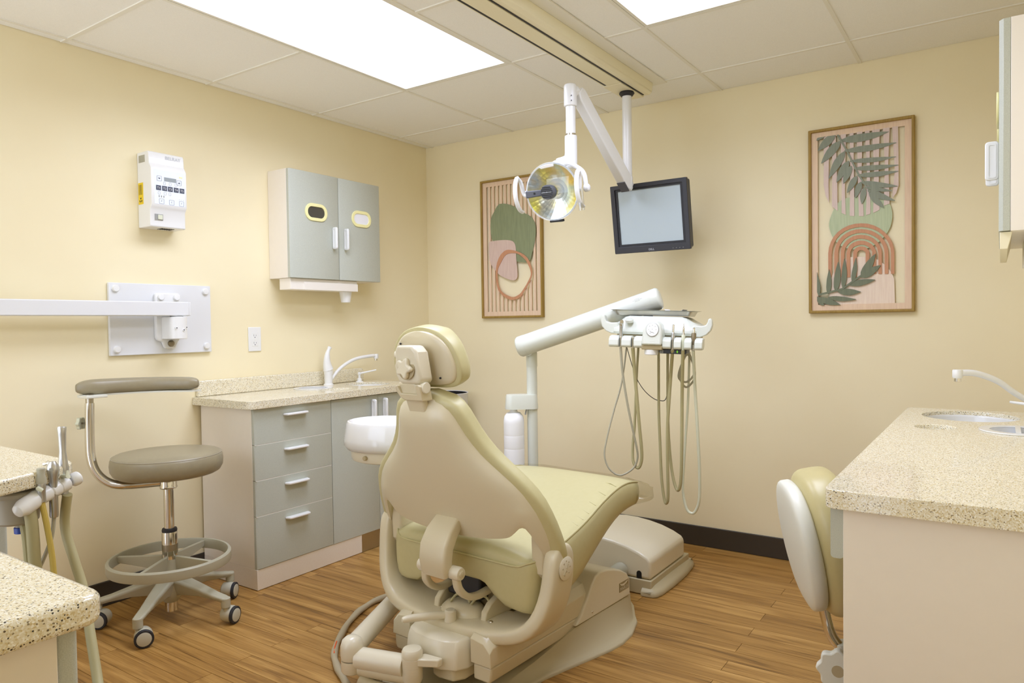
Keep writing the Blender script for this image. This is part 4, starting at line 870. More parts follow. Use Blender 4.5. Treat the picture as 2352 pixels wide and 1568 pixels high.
build('body', MB().lathe([(.009, .745), (.010, .78), (.0115, .79), (.0115, .805), (.0095, .82), (.007, .845), (.0085, .885), (.010, .898), (.009, .900), (.006, .897)], (hvx.x, hvx.y, 0), (-.02, .0, 1), 20), 'alu', t)
build('valve_lever', MB().tube([(hvx.x+.012, hvx.y-.004, .803), (hvx.x+.016, hvx.y-.004, .79), (hvx.x-.008, hvx.y-.01, .789)], [.003, .006, .004], 8), 'hosepale', t)
bh = [Vector((1.236, -2.688, .745))]+[Vector(p) for p in DATA['BIGHOSE'][1:]]
build('hose', MB().tube(smooth_path(bh+[Vector((1.53, -2.76, .22)), Vector((1.62, -2.84, .06)), Vector((1.68, -2.95, .012))]), .0105, 12), 'hosetan', t)
t = thing('air_water_syringe', 'silver air water syringe with a bulbous head in the white holder', 'handpiece', (sy.x, sy.y, .72), group='instruments in the holder by the left counter')
build('body', MB().lathe([(.008, .702), (.009, .706), (.0085, .775), (.010, .79), (.013, .805), (.012, .818), (.006, .828)], (sy.x, sy.y, 0), n=20), 'alu', t)
build('nozzle', MB().tube([(sy.x, sy.y, .822), (sy.x-.010, sy.y-.006, .825), (sy.x-.016, sy.y-.012, .821)], [.006, .005, .004], 10), 'chrome', t)
build('button', MB().cyl((sy.x+.010, sy.y-.006, .812), (sy.x+.0135, sy.y-.0085, .812), .004, n=10), 'chrome', t)
build('hose', MB().tube(smooth_path([(sy.x, sy.y, .704), (sy.x-.006, sy.y-.006, .65), (sy.x-.03, sy.y-.025, .58), (sy.x-.05, sy.y-.05, .52), (sy.x-.04, sy.y-.1, .35), (sy.x, sy.y-.15, .15)]), .0045, 8), 'hosegrey', t)
t = thing('saliva_ejector', 'small silver saliva ejector valve with a grey green tip in the holder', 'handpiece', (sv.x, sv.y, .74), group='instruments in the holder by the left counter')
build('body', MB().lathe([(.0085, .745), (.0085, .772), (.0095, .776), (.0085, .786)], (sv.x, sv.y, 0), n=18), 'alu', t)
build('tip', MB().lathe([(.0105, .786), (.0105, .797), (.0075, .806), (.0085, .818), (.007, .820)], (sv.x, sv.y, 0), n=18), 'hosegrey', t)
build('valve_lever', MB().tube([(sv.x-.010, sv.y-.004, .776), (sv.x+.006, sv.y-.008, .777), (sv.x+.011, sv.y-.002, .771)], [.003, .0055, .004], 8), 'hosepale', t)
build('hose', MB().tube(smooth_path([(sv.x, sv.y, .745), (sv.x+.006, sv.y+.008, .68), (sv.x+.012, sv.y+.014, .60), (sv.x+.015, sv.y+.01, .50), (sv.x+.01, sv.y-.05, .3), (sv.x, sv.y-.1, .15)]), .006, 10), 'hoseyellow', t)
lone('drain_hose', MB().tube(smooth_path([(1.252, -2.775, .742), (1.255, -2.77, .70), (1.250, -2.765, .62), (1.245, -2.76, .52), (1.235, -2.78, .3), (1.21, -2.8, .1), (1.19, -2.82, .014)]), .0125, 12), 'hosetan', 'thick tan hose hanging from the near end of the white holder', 'hose', (1.252, -2.775, .7), group='hoses under the left counter')
lone('canister_hose', MB().tube(smooth_path([(1.222, -2.775, .70), (1.226, -2.772, .66), (1.228, -2.770, .6), (1.228, -2.77, .5), (1.22, -2.78, .3), (1.19, -2.80, .1), (1.18, -2.82, .012)]), .007, 10), 'hosetan', 'thin tan hose hanging down from the grey suction canister', 'hose', (1.222, -2.775, .7), group='hoses under the left counter')
# ------------------------------------------------------------------ dental chair (own frame: x right, y towards the toe, z up)
TH = math.radians(4); CX, CY = 1.59, -1.66
chair = thing('dental_chair', 'cream and taupe dental chair seen from behind with headrest and curved backrest', 'dental chair', (CX, CY, 0), (0, 0, -TH))
CM_ = TM[chair]
def L2W(u, v, z): return CM_ @ Vector((u, v, z))
def cp(name, mb, material, parent=None, **kw): return build(name, mb, material, parent or chair, world=False, **kw)
def interp(tab, x):
    if x <= tab[0][0]: return tab[0][1:]
    for a, b in zip(tab, tab[1:]):
        if x <= b[0]:
            t = (x-a[0])/(b[0]-a[0]); return tuple(p+(q-p)*t for p, q in zip(a[1:], b[1:]))
    return tab[-1][1:]
# base plate with flared foot
bp = [(-.24, .10, .012, .165), (-.18, .13, .014, .195), (-.1, .15, .018, .210), (.0, .17, .026, .218), (.106, .185, .045, .228), (.2, .2, .070, .248), (.30, .212, .094, .272), (.40, .216, .098, .294), (.468, .216, .097, .301), (.55, .216, .096, .292), (.655, .215, .094, .255), (.70, .20, .088, .222), (.78, .15, .06, .172), (.835, .10, .02, .12)]
rings = []
for v, wi, hi, wo in bp:
    right = [(wo, 0), (wo, .007), (wo-.004, .011)]+[(wi+(wo-.008-wi)*t, .011+(hi-.011)*(1-t)**2.2) for t in (.85, .65, .45, .25, .1, 0)]
    right += [(wi*.5, hi)]
    left = [(-a, b) for a, b in right[::-1]]
    rings.append([(a, v, b) for a, b in right+left])
cp('base_plate', MB().loft(rings), 'basep' if 'basep' in MAT else mat('basep', (190, 178, 146), .45).name, angle=50)
# front base cover
pf = [(.297, .0995), (.668, .0965), (.664, .160), (.645, .185), (.60, .209), (.55, .226), (.50, .238), (.455, .243), (.425, .235), (.40, .212), (.37, .170), (.335, .130), (.31, .110)]
cp('base_cover', MB().prism(pf, lambda a, b, d: (d, a, b), -.219, .219), 'chairp2', bevel=.014, seg=4)
rr_ = MB(); rr_.prism([(.585, .128), (.655, .128), (.655, .162), (.585, .162)], lambda a, b, d: (d, a, b), .2188, .2196)
lgp = cp('logo_plate', rr_, 'goldmark')
lm = MB(); text(lm, 'MARUS', .0185, (.2198, .620, .137), (0, 1, 0), (0, 0, 1))
lm.prism([(.590, .160), (.600, .150), (.618, .146), (.640, .152), (.652, .160), (.640, .158), (.622, .154), (.604, .155)], lambda a, b, d: (d, a, b), .2197, .2199)
cp('lettering', lm, 'chairp2', lgp)
cp('screw', MB().lathe([(.004, 0), (.003, .002)], (.2188, .40, .118), (1, 0, 0), 10), 'chrome')
# lift arms
for s in (1, -1):
    n_ = 'lift_arm'
    up = [(.130, .122), (.207, .122), (.2085, .135), (.205, .176), (.180, .200), (.130, .206)]
    rg = []
    for v, dz in ((-.135, -.012), (-.12, 0), (.15, 0), (.42, .012)):
        rg.append([(s*a, v, b+(dz if b > .13 else 0)) for a, b in up])
    a_ = cp(n_, MB().loft(rg), 'chairp', bevel=.009, seg=3)
    lw = [(.136, .072), (.196, .072), (.203, .084), (.205, .120), (.136, .120)]
    cp('lower_housing', MB().loft([[(s*a, v, b) for a, b in lw] for v in (-.130, .40)]), 'chairp', a_, bevel=.006)
# rear cover block between the arms
def plan(poly, z0, z1, mbx=None): return (mbx or MB()).prism(poly, lambda a, b, d: (a, b, d), z0, z1)
cp('rear_cover', MB().loft([[(a*q, b*q2, z) for a, b in [(.118, .02), (.121, -.135), (.105, -.172), (.06, -.192), (0, -.198), (-.06, -.192), (-.105, -.172), (-.121, -.135), (-.118, .02)]] for q, q2, z in ((1.0, 1, .098), (1.0, 1.0, .12), (.985, .98, .155), (.95, .93, .178), (.90, .86, .186))]), 'chairp2', bevel=.006, seg=3)
cp('rear_cover_lower', plan([(.10, 0), (.105, -.13), (.085, -.165), (.03, -.172), (.0, -.165), (.0, 0)], .058, .0985), 'chairp', bevel=.008, seg=3)
# yoke
path = [(.353, .482), (.353, .476), (.353, .462), (.352, .440), (.351, .40), (.347, .345), (.333, .285), (.305, .238), (.26, .208), (.19, .196), (.10, .192), (0, .190)]
hv = [.012, .030, .044, .052, .056, .058, .062, .068, .078, .088, .095, .098]; hn = [.015, .021, .024, .026, .026, .026, .026, .026, .026, .025, .024, .024]
vc = [.010, .010, .010, .010, .008, .003, -.008, -.016, -.020, -.024, -.026, -.028]
full = [(a, b, c, d, e) for (a, b), c, d, e in zip(path, hv, hn, vc)]; full = full+[(-a, b, c, d, e) for a, b, c, d, e in full[-2::-1]]
rings = []
for i, (u, z, h1, h2, v0) in enumerate(full):
    a = full[max(i-1, 0)]; b = full[min(i+1, len(full)-1)]; tn = Vector((b[0]-a[0], 0, b[1]-a[1])).normalized(); nn_ = Vector((-tn.z, 0, tn.x))
    rg = []
    for k in range(20):
        t = 2*PI*k/20; c, s_ = math.cos(t), math.sin(t); e = .45
        cu, su = math.copysign(abs(c)**e, c), math.copysign(abs(s_)**e, s_)
        rg.append(Vector((u, v0, z))+Vector((0, 1, 0))*h1*cu+nn_*h2*su)
    rings.append(rg)
cp('yoke', MB().loft(rings), 'chairp', sub=1)
kp = cp('control_pad', MB().lathe([(.0335, .377), (.0345, .3790), (.032, .3802), (.001, .3803)], (0, .008, .412), (1, 0, 0), 36), 'chairp2')
kd = MB()
for a, b in ((0, .022), (.012, .016), (-.012, .016), (.018, .002), (-.018, .002), (0, .0), (.012, -.014), (-.010, -.018), (.0, -.009)): kd.lathe([(.0026, 0), (.002, .0008)], (.3803, .008+a, .412+b), (1, 0, 0), 8)
kd.tube([(.3806, -.008, .396), (.3806, .012, .414), (.3806, .016, .424)], .0012, 6)
cp('pad_symbols', kd, 'taupe', kp)
for s in (1, -1):
    tab = [( -.030, .500), (.045, .520), (.052, .47), (.040, .395), (.02, .372), (-.010, .370), (-.026, .39)]
    cp('hinge_tab', MB().prism(tab, lambda a, b, d: (d, a, b), s*.278, s*.327), 'chairp', bevel=.009, seg=3)
# backrest: shell behind, cushion in front
PH = math.radians(20); S_ = Vector((0, -math.sin(PH), math.cos(PH))); NF = Vector((0, math.cos(PH), math.sin(PH))); PV = Vector((0, 0, .42))
def BP(u, s, n): return PV+Vector((u, 0, 0))+S_*s+NF*n
WS = [(.00, .352), (.03, .362), (.06, .366), (.10, .362), (.14, .354), (.18, .342), (.21, .328), (.24, .308), (.27, .280), (.30, .246), (.33, .213), (.36, .186), (.39, .166), (.42, .150), (.45, .138), (.475, .127), (.495, .113), (.512, .093), (.524, .065), (.530, .03)]
def sbot(u):
    a = abs(u)
    return .078+.022*min(1, a/.25)**2+.034*math.exp(-((a-.285)/.030)**2)-.085*max(0, min(1, (a-.300)/.035))
def cbot(u):
    a = abs(u)
    return .082+.030*min(1, a/.25)**2+.026*math.exp(-((a-.285)/.030)**2)-.145*max(0, min(1, (a-.300)/.045))**.8
rings = []; nb_ = 64
svals = [0, .025, .05, .08, .11, .14, .17, .20, .23, .26, .29, .32, .35, .38, .41, .44, .465, .487, .505, .518, .527]
for s in svals:
    wdt = interp(WS, s)[0]-.010; rg = []
    for k in range(nb_+1):
        q = -1+2*k/nb_; q = math.sin(q*PI/2)*.5+q*.5; u = wdt*q; top = 1-max(0, (s-.44)/.09)**2.5
        nbk = -.056*max(0, 1-abs(q)**3.2)**.75*max(top, .0)-.004
        rg.append((u, s, nbk))
    for k in range(nb_, -1, -1):
        q = -1+2*k/nb_; q = math.sin(q*PI/2)*.5+q*.5; rg.append((wdt*q*.995, s, .004))
    out = []
    for u, s0, n in rg:
        sb = sbot(u); s1 = s0 if s0 > .2 else sb+(s0/.2)*(.2-sb)
        out.append(BP(u, s1, n))
    rings.append(out)
cp('backrest_shell', MB().loft(rings, caps=False).pair_caps(len(rings[0]), len(rings), len(rings[0])-1), 'chairp', angle=50)
rings = []
for s in [0, .004, .012, .025, .05, .08, .11, .14, .17, .20, .23, .26, .29, .32, .35, .38, .41, .44, .47, .495, .513, .527, .536]:
    wdt = interp([(0, .360), (.03, .374)]+[(a, b+.016) for a, b in WS[2:-1]]+[(.537, .045)], s)[0]
    th = .074*min(1, .40+s/.03)*min(1, .45+(.539-s)/.05)
    rg = []
    for k in range(72):
        t = 2*PI*k/72; c, s_ = math.cos(t), math.sin(t)
        u = wdt*math.copysign(abs(c)**.6, c); n = .020+th/2*math.copysign(abs(s_)**.55, s_)
        if s_ > 0: n += -.012*(1-abs(u/wdt)**2)
        sb = cbot(u); s1 = s if s > .2 else sb+(s/.2)*(.2-sb)
        rg.append(BP(u, s1, n-.004))
    rings.append(rg)
cush = cp('backrest_cushion', MB().loft(rings, caps=False).pair_caps(72, len(rings), 72), 'leather', angle=60)
# bracket tongue with knobs
tg = [(-.068, .535, .046, .014), (-.096, .515, .050, .019), (-.128, .484, .053, .022), (-.150, .450, .055, .022), (-.156, .410, .055, .021), (-.153, .384, .053, .020), (-.148, .366, .050, .018)]
rings = []
for i, (v, z, hw, ht) in enumerate(tg):
    a, b = tg[max(i-1, 0)], tg[min(i+1, len(tg)-1)]; tn = Vector((0, b[0]-a[0], b[1]-a[1])).normalized(); nn_ = Vector((0, -tn.z, tn.y))
    rings.append([Vector((p+.012, v, z))+nn_*q for p, q in rrect(hw*2, ht*2, .010, 3)])
cp('recline_bracket', MB().loft(rings), 'chairp', angle=45)
for s in (1, -1):
    kb = cp('bracket_knob', MB().lathe([(.019, .045), (.021, .048), (.021, .080), (.018, .086), (.012, .087)], (.012, -.135, .377), (s, 0, 0), 24), 'chairp2')
    cp('bolt', MB().lathe([(.010, .086), (.010, .0895), (.008, .0905)], (.012, -.135, .377), (s, 0, 0), 6), 'chairp', kb)
    hk = smooth_path([(.012+s*.064, -.135, .366), (.012+s*.068, -.128, .328), (.012+s*.070, -.095, .296), (.012+s*.072, -.05, .284), (.012+s*.075, .0, .288)], 5); rg = []
    for i, p in enumerate(hk):
        tn = (Vector(hk[min(i+1, len(hk)-1)])-Vector(hk[max(i-1, 0)])).normalized(); nn_ = Vector((1, 0, 0)).cross(tn)
        rg.append([Vector(p)+Vector((1, 0, 0))*a+nn_*b for a, b in rrect(.026, .020, .006, 3)])
    cp('bracket_link', MB().loft(rg), 'chairp', angle=45)
# under-seat mechanism
cp('seat_frame', MB().box(-.10, .10, .02, .42, .215, .285), 'taupe', bevel=.01)
cp('motor_housing', MB().box(-.07, .07, -.02, .2, .25, .335), 'monitor', bevel=.008)
cp('pivot_dome', MB().lathe([(.085, .205), (.082, .222), (.062, .240), (.03, .247), (.001, .248)], (.01, -.03, 0), n=28, sy=.7), 'chairp', angle=60)
for u in (-.085, .115):
    f_n = [(-.06, .212), (-.055, .24), (-.03, .262), (.03, .285), (.08, .285), (.08, .212)]
    cp('mount_bracket', MB().prism(f_n, lambda a, b, d: (d, a, b), u-.011, u+.011), 'chairp', bevel=.004)
    cp('bolt', MB().lathe([(.009, .213), (.009, .218), (.006, .221)], (u+.028, -.055, 0), n=10), 'chrome')
cp('lever_pivot', MB().lathe([(.019, .208), (.018, .240), (.014, .244), (.004, .2445)], (.022, -.105, 0), n=20), 'chairp2')
cp('release_lever', MB().tube(smooth_path([(.018, -.107, .228), (-.01, -.14, .228), (-.045, -.20, .232), (-.058, -.232, .233)], 5), [.0095, .0105, .011, .0115, .012, .0125, .0125, .0125, .012, .012, .012, .0115, .011, .010, .009, .006], 12), 'chairp2')
for k, q in enumerate(((-.02, -.02), (.05, -.0))): cp('wire_loop', MB().tube(smooth_path([(q[0], q[1]-.04, .245), (q[0]+.02, q[1]-.03, .27), (q[0]+.045, q[1]-.02, .272), (q[0]+.065, q[1]-.02, .25)], 5), .004, 8), 'hosetan')
# seat cushion
ST0 = [(-.050, .250, .414, .406, .325, .345), (-.046, .272, .430, .416, .280, .335), (-.03, .290, .444, .422, .264, .330), (.0, .298, .452, .428, .258, .325), (.05, .300, .458, .436, .258, .30), (.10, .300, .464, .446, .264, .285), (.2, .294, .478, .466, .292, .300), (.28, .286, .494, .484, .328, .330), (.36, .280, .516, .509, .370, .37), (.43, .276, .536, .528, .405, .405), (.50, .272, .548, .541, .430, .43), (.56, .269, .552, .544, .440, .44), (.61, .266, .549, .539, .443, .443), (.645, .263, .541, .532, .444, .444), (.658, .255, .532, .525, .447, .447), (.663, .240, .522, .516, .456, .456)]
_p = smooth_path([(a[0], a[1], a[2]) for a in ST0], 3); _q = smooth_path([(a[3], a[4], a[5]) for a in ST0], 3)
ST = [(p.x, p.y, p.z, q.x, q.y, q.z) for p, q in zip(_p, _q)]
rings = []
for v, wd, zt, zs, zb, zc in ST:
    rg = []
    for k in range(17):
        q = -1+2*k/16; q = .6*q+.4*math.sin(q*PI/2); u = wd*q; rg.append((u, v, zs+(zt-zs)*(1-abs(q)**4)))
    rg += [(wd+.005, v, zs-.008), (wd+.008, v, zs-.02), (wd+.009, v, zs-(zs-zb)*.4), (wd+.006, v, zs-(zs-zb)*.7), (wd-.002, v, zs-(zs-zb)*.9), (wd-.014, v, zb+.003), (wd-.04, v, zb-.001), (wd-.09, v, zb+.003), (wd-.125, v, zb+(zc-zb)*.4), (wd-.15, v, zb+(zc-zb)*.85), (wd-.18, v, zc), (.05, v, zc)]
    rg += [(-a, v, b) for a, _, b in rg[-1:-13:-1]]
    rings.append(rg)
seat = cp('seat_cushion', MB().loft(rings), 'leather', angle=75)
ev = [(wd+.001, v, zs+.001) for v, wd, zt, zs, zb, zc in ST]
ed = ev[::-1]+[(ST[0][1]*q, ST[0][0]-.004, ST[0][3]) for q in (.9, .5, 0, -.5, -.9)]+[(-a, b, c) for a, b, c in ev]
cp('piping', MB().tube(ed, .0032, 6), 'leather', seat)
for v in (.22, .26, .30, .35, .42, .50):   # tucks in the side bolster
    wd, zt, zs = interp([(a[0], a[1], a[2], a[3]) for a in ST], v)
    cp('seam_tuck', MB().tube([(wd-.012, v, zs+.002), (wd-.04, v+.012, zs+.0065), (wd-.075, v+.018, zs+(zt-zs)*.75)], [.0014, .0018, .0008], 6), 'leather', seat)
# headrest
HP = math.radians(12); HS = Vector((0, -math.sin(HP), math.cos(HP))); HN = Vector((0, math.cos(HP), math.sin(HP))); HC = Vector((-.002, -.165, 1.028))
def HQ(u, s, n): return HC+Vector((u, 0, 0))+HS*s+HN*n
HW = [(-.092, .085), (-.088, .115), (-.076, .138), (-.058, .150), (-.03, .153), (.0, .147), (.025, .137), (.047, .121), (.066, .099), (.080, .073), (.088, .045), (.0915, .02)]
HW = [(p.x, p.y*.93) for p in smooth_path([(a, b, 0) for a, b in HW], 3)]
def pad_rings(scale, n0, n1, tab):
    rings = []
    for s, wd in tab:
        f = min(1, .45+min(abs(s+.094), abs(s-.094))/.035)
        rg = []
        for k in range(48):
            t = 2*PI*k/48; c, s_ = math.cos(t), math.sin(t)
            u = wd*scale*math.copysign(abs(c)**.5, c)
            n = n0*(1 if f > .99 else .6+.4*f)*abs(s_)**.35 if s_ < 0 else n1*f*abs(s_)**.6
            rg.append(HQ(u, s*scale, n))
        rings.append(rg)
    return rings
hc = cp('headrest_cushion', MB().loft(pad_rings(1, -.014, .062, HW)), 'leather', angle=70)
cp('headrest_shell', MB().loft(pad_rings(.89, -.026, .02, HW)), 'chairp', angle=60)
hb = MB(); hb.prism([(-.048, .958), (-.055, .975), (-.056, 1.005), (-.046, 1.018), (-.043, 1.048), (-.03, 1.064), (.035, 1.064), (.052, 1.045), (.054, .962), (.04, .950), (-.036, .950)], lambda a, b, d: (a*.94+.008, d-.2*(b-1.0), b), -.258, -.205)
cp('headrest_mount', hb, 'chairp2', bevel=.012, seg=4)
cp('knob_recess', MB().lathe([(.0345, .262), (.0345, .2632), (.0330, .2634)], (.008, .0035, .998), (0, -1, 0), 36), 'taupe')
kn_ = [( (.0262+.0055*math.cos(5*t+.5))*math.cos(t), (.0262+.0055*math.cos(5*t+.5))*math.sin(t)) for t in [2*PI*k/60 for k in range(60)]]
cp('headrest_knob', MB().prism(kn_, lambda a, b, d: (a+.008, d, .998+b), -.274, -.2585), 'chairp2', bevel=.005, seg=3)
cp('mount_pin', MB().cyl((-.066, -.225, 1.035), (-.045, -.225, 1.035), .013, n=18), 'chairp2')
for u in (-.075, .07): cp('screw', MB().cyl(HQ(u, .045 if u < 0 else -.058, -.0255), HQ(u, .045 if u < 0 else -.058, -.0285), .0032, n=10), 'monitor')
hj = MB(); hj.prism([(-.05, .955), (.03, .955), (.034, .916), (-.036, .916)], lambda a, b, d: (a, d-.15*(b-1.0), b), -.250, -.215); cp('hinge_block', hj, 'chairp', bevel=.008, seg=3)
hy = MB(); hy.prism([(-.058, .945), (-.064, .925), (-.048, .895), (-.030, .884), (.058, .884), (.062, .945), (.052, .955), (.040, .950), (.036, .912), (-.040, .912), (-.050, .945)], lambda a, b, d: (a*.86+.004, d-.25*(b-.9), .945+(b-.945)*.72), -.243, -.200)
cp('hinge_fork', hy, 'chairp', bevel=.007, seg=3)
cp('hinge_pin', MB().cyl((.044, -.229, .940), (.061, -.229, .940), .017, n=24), 'chairp2', bevel=.002)
cp('support_bar', MB().loft([[Vector((a, b, 0))+Vector((0, y, z)) for a, b in rrect(.074, .026, .009, 3)] for y, z in ((-.214, .908), (-.200, .872), (-.182, .82), (-.150, .72))]), 'chairp', angle=45)
# clear toe cover
random.seed(3); rings = []
for i, (v, wd, zt, zs, zb) in enumerate([(.615, .2800, .557, .540, .437), (.65, .278, .548, .532, .436), (.68, .276, .538, .522, .432), (.71, .274, .528, .510, .430), (.74, .271, .517, .498, .427), (.77, .266, .507, .488, .425), (.79, .256, .499, .482, .427), (.797, .240, .491, .475, .436)]):
    rg = []
    for k in range(40):
        t = 2*PI*k/40; c, s_ = math.cos(t), math.sin(t)
        u = wd*math.copysign(abs(c)**.35, c); mid = (zt+zb)/2; z = mid+(zt-mid)*math.copysign(abs(s_)**.5, s_)
        j = .004*math.sin(k*2.4+i*.6)+random.uniform(-.0015, .0015); u *= 1+j/.27*(1 if abs(c) > .6 else .2); z += j*.4
        rg.append((u, v, z))
    rings.append(rg)
tc = MB().loft(rings, caps=False); tc.f.append(tuple(range(len(rings)-1)*0 if False else range(7*40, 8*40)))
tc.v = [tuple(CM_ @ Vector(p)) for p in tc.v]
lone('toe_cover', tc, 'vinyl', 'clear plastic cover wrapped over the toe end of the dental chair', 'cover', tuple(L2W(0, .70, .45)), angle=60)

# ------------------------------------------------------------------ cuspidor on its swing arm
cz = Vector(DATA['CUSP']); bx, by = cz.x, cz.y
cu = thing('cuspidor', 'white porcelain spittoon bowl on a swing arm at the left of the dental chair', 'cuspidor', tuple(L2W(-.5, .27, 0)))
def w_(pts): return [tuple(L2W(*p)) for p in pts]
E0 = L2W(-.205, -.305, .135); P2 = L2W(-.50, .275, .14)
arm = MB().tube([E0, P2], .033, 24); build('swing_tube', arm, 'chairp2', cu)
build('elbow_cap', MB().lathe([(.034, -.030), (.0355, -.02), (.0355, .008), (.030, .026), (.018, .036), (.002, .039)], E0, (0, 0, 1), 24), 'chairp2', cu, angle=60)
build('elbow_base', MB().lathe([(.030, -.072), (.034, -.066), (.034, -.034)], E0, (0, 0, 1), 24), 'chairp2', cu)
PVt = L2W(-.008, -.240, 0)
xa_ = (PVt-Vector((E0.x, E0.y, 0))); a0 = Vector((E0.x, E0.y, .108)); dirv = xa_.normalized()
build('lower_arm', MB().tube([a0+dirv*.022, a0+xa_-dirv*.024], .0325, 24), 'chairp2', cu, angle=40)
build('arm_tray', MB().tube([Vector((E0.x, E0.y, .078))+dirv*.03, Vector((PVt.x, PVt.y, .078))], .024, 20), 'chairp', cu)
build('pivot_post', MB().lathe([(.012, .058), (.026, .064), (.031, .074), (.031, .112)], PVt, n=28), 'chairp2', cu)
build('pivot_collar', MB().lathe([(.0315, .1125), (.0315, .138), (.030, .140)], PVt, n=28), 'chairp2', cu)
build('pivot_cap', MB().lathe([(.0315, .1405), (.0315, .157), (.027, .164), (.004, .1655)], PVt, n=28), 'chairp2', cu)
pb = [L2W(*p) for p in ((.0, -.262, 0), (.075, -.215, 0), (.075, -.195, 0), (.01, -.205, 0))]
build('pivot_bracket', MB().prism([(p.x, p.y) for p in pb], lambda a, b, d: (a, b, d), .118, .142), 'chairp2', cu, bevel=.004)
build('drain_coil', MB().tube(smooth_path(w_([(-.17, -.30, .045), (-.12, -.29, .032), (-.05, -.27, .030), (.03, -.26, .030)]), 5), .022, 16), 'basep', cu)
build('drain_tap', MB().tube([Vector((E0.x, E0.y, .075))+dirv*.10, Vector((E0.x, E0.y, .05))+dirv*.10, Vector((E0.x, E0.y, .03))+dirv*.097], [.006, .004, .006], 10), 'chairp2', cu)
build('column', MB().tube(smooth_path([P2+Vector((0, 0, -.03)), P2+Vector((.0, .0, .15)), Vector((bx*.35+P2.x*.65, by*.35+P2.y*.65, .48)), Vector((bx, by, .60))], 5), .030, 20), 'chairp2', cu)
build('bowl', MB().lathe([(.12, .646), (.150, .652), (.162, .668), (.161, .69), (.152, .748), (.147, .757), (.141, .758), (.136, .752), (.118, .718), (.06, .70), (.002, .697)], (bx, by, 0), n=48, sx=1.08, sy=.92, caps=True), 'porc', cu, angle=50)
build('bowl_base', MB().lathe([(.116, .606), (.130, .611), (.135, .622), (.136, .650)], (bx, by, 0), n=40, sx=1.08, sy=.92), 'chairp2', cu)
build('base_knob', MB().lathe([(.0085, 0), (.0085, .010), (.007, .012)], (bx+.013, by-.1235, .632), (.12, -1, 0), 14), 'taupe', cu)
build('cup_filler', MB().tube(smooth_path([(bx+.09, by+.05, .74), (bx+.092, by+.05, .80), (bx+.07, by+.04, .815), (bx+.045, by+.03, .795)], 5), .0075, 10), 'porc', cu)

# ------------------------------------------------------------------ floor utility box
ub = thing('utility_box', 'beige floor utility box with a domed lid by the back wall', 'utility box', (1.62, -.56, 0))
tp_ = [(1.400, .064), (1.400, .176), (1.43, .193), (1.48, .205), (1.54, .211), (1.60, .210), (1.66, .203), (1.72, .191), (1.775, .173), (1.812, .155), (1.8255, .140), (1.8255, .064)]
build('lid', MB().prism(tp_, lambda a, b, d: (a, d, b), -.752, -.372), 'chairp2', ub, bevel=.012, seg=4)
build('base', MB().prism([(1.405, .002), (1.83, .002), (1.83, .0635), (1.405, .0635)], lambda a, b, d: (a, d, b), -.757, -.33), 'basep', ub, bevel=.004)
rg = []
for y_, x_, h in ((-.772, 1.815, .016), (-.768, 1.842, .022), (-.755, 1.855, .026), (-.72, 1.864, .03), (-.6, 1.868, .032), (-.45, 1.864, .032), (-.34, 1.852, .03), (-.30, 1.842, .026), (-.288, 1.825, .018)):
    rg.append([(1.79, y_, .002), (x_, y_, .002), (x_+.002, y_, h*.35), (x_-.004, y_, h*.8), (x_-.014, y_, h), (1.832, y_, h*1.25 if h > .025 else h), (1.79, y_, h*1.25 if h > .025 else h)])
build('side_skirt', MB().loft(rg), 'basep', ub, angle=55)
nt_ = MB().prism([(-.011, .066), (.011, .066), (.011, .086)]+[(.011*math.cos(t), .086+.011*math.sin(t)) for t in [PI*k/8 for k in range(1, 8)]]+[(-.011, .086)], lambda a, b, d: (1.775+a, d, b), -.7535, -.7515); build('cable_notch', nt_, 'black', ub)
cd = MB(); prc = []
for k in range(12): prc += [(.030, .008*k), (.034, .008*k+.004)]
cd.lathe(prc, (1.695, -.85, .085), (0, 1, .0), 24); build('conduit', cd, 'hosegrey', ub, angle=20)
# hose on the floor
fh = thing('supply_hose', 'grey fabric covered hose looping on the floor at the left of the chair', 'hose', (1.0, -1.6, 0))
pth = smooth_path(DATA['FLOORHOSE'], 6)
build('sleeve', MB().tube([(p.x, p.y, .0125+.001*math.sin(i*1.3)) for i, p in enumerate(pth)], [.0115+.0012*math.sin(i*.9) for i in range(len(pth))], 12), 'floorhose', fh)
q_ = [p for i, p in enumerate(pth) if 26 <= i <= 31]
build('exposed_wire', MB().tube([(p.x+.004, p.y-.004, .0238) for p in q_], .0022, 6), 'orange', fh)

# ------------------------------------------------------------------ delivery unit: post, arm, control head
PX, PY = DATA['POST'][0], DATA['POST'][1]
du = thing('delivery_unit', 'white instrument delivery unit on a post and sloping tube arm behind the chair', 'delivery unit', (PX, PY, 0))
build('base_foot', MB().lathe([(.11, .002), (.11, .012), (.05, .03), (.026, .05)], (PX, PY, 0)), 'deliv', du)
build('post', MB().cyl((PX, PY, .03), (PX, PY, .955), .0235, n=28), 'deliv', du)
build('post_collar', MB().lathe([(.0245, .93), (.025, .935), (.025, .992), (.022, .998), (.017, 1.0), (.017, 1.03)], (PX, PY, 0), n=28), 'deliv', du)
A0, A1 = Vector(DATA['ARM'][0]), Vector(DATA['ARM'][1]); dA = (A1-A0).normalized(); LA = (A1-A0).length
build('arm_tube', MB().at(A0, dA, Vector((0, 0, 1)).cross(dA).normalized(), dA.cross(Vector((0, 0, 1)).cross(dA).normalized())).lathe([(.0455, .035), (.0455, LA-.03)], (0, 0, 0), (1, 0, 0), 40, sx=1, sy=1), 'deliv', du)
for e, (o, d_) in enumerate(((A0, dA), (A1, -dA))):
    build('arm_end_cap', MB().lathe([(.030, -.004), (.042, .0), (.0465, .008), (.0465, .036)], o, d_, 40), 'deliv', du, angle=50)
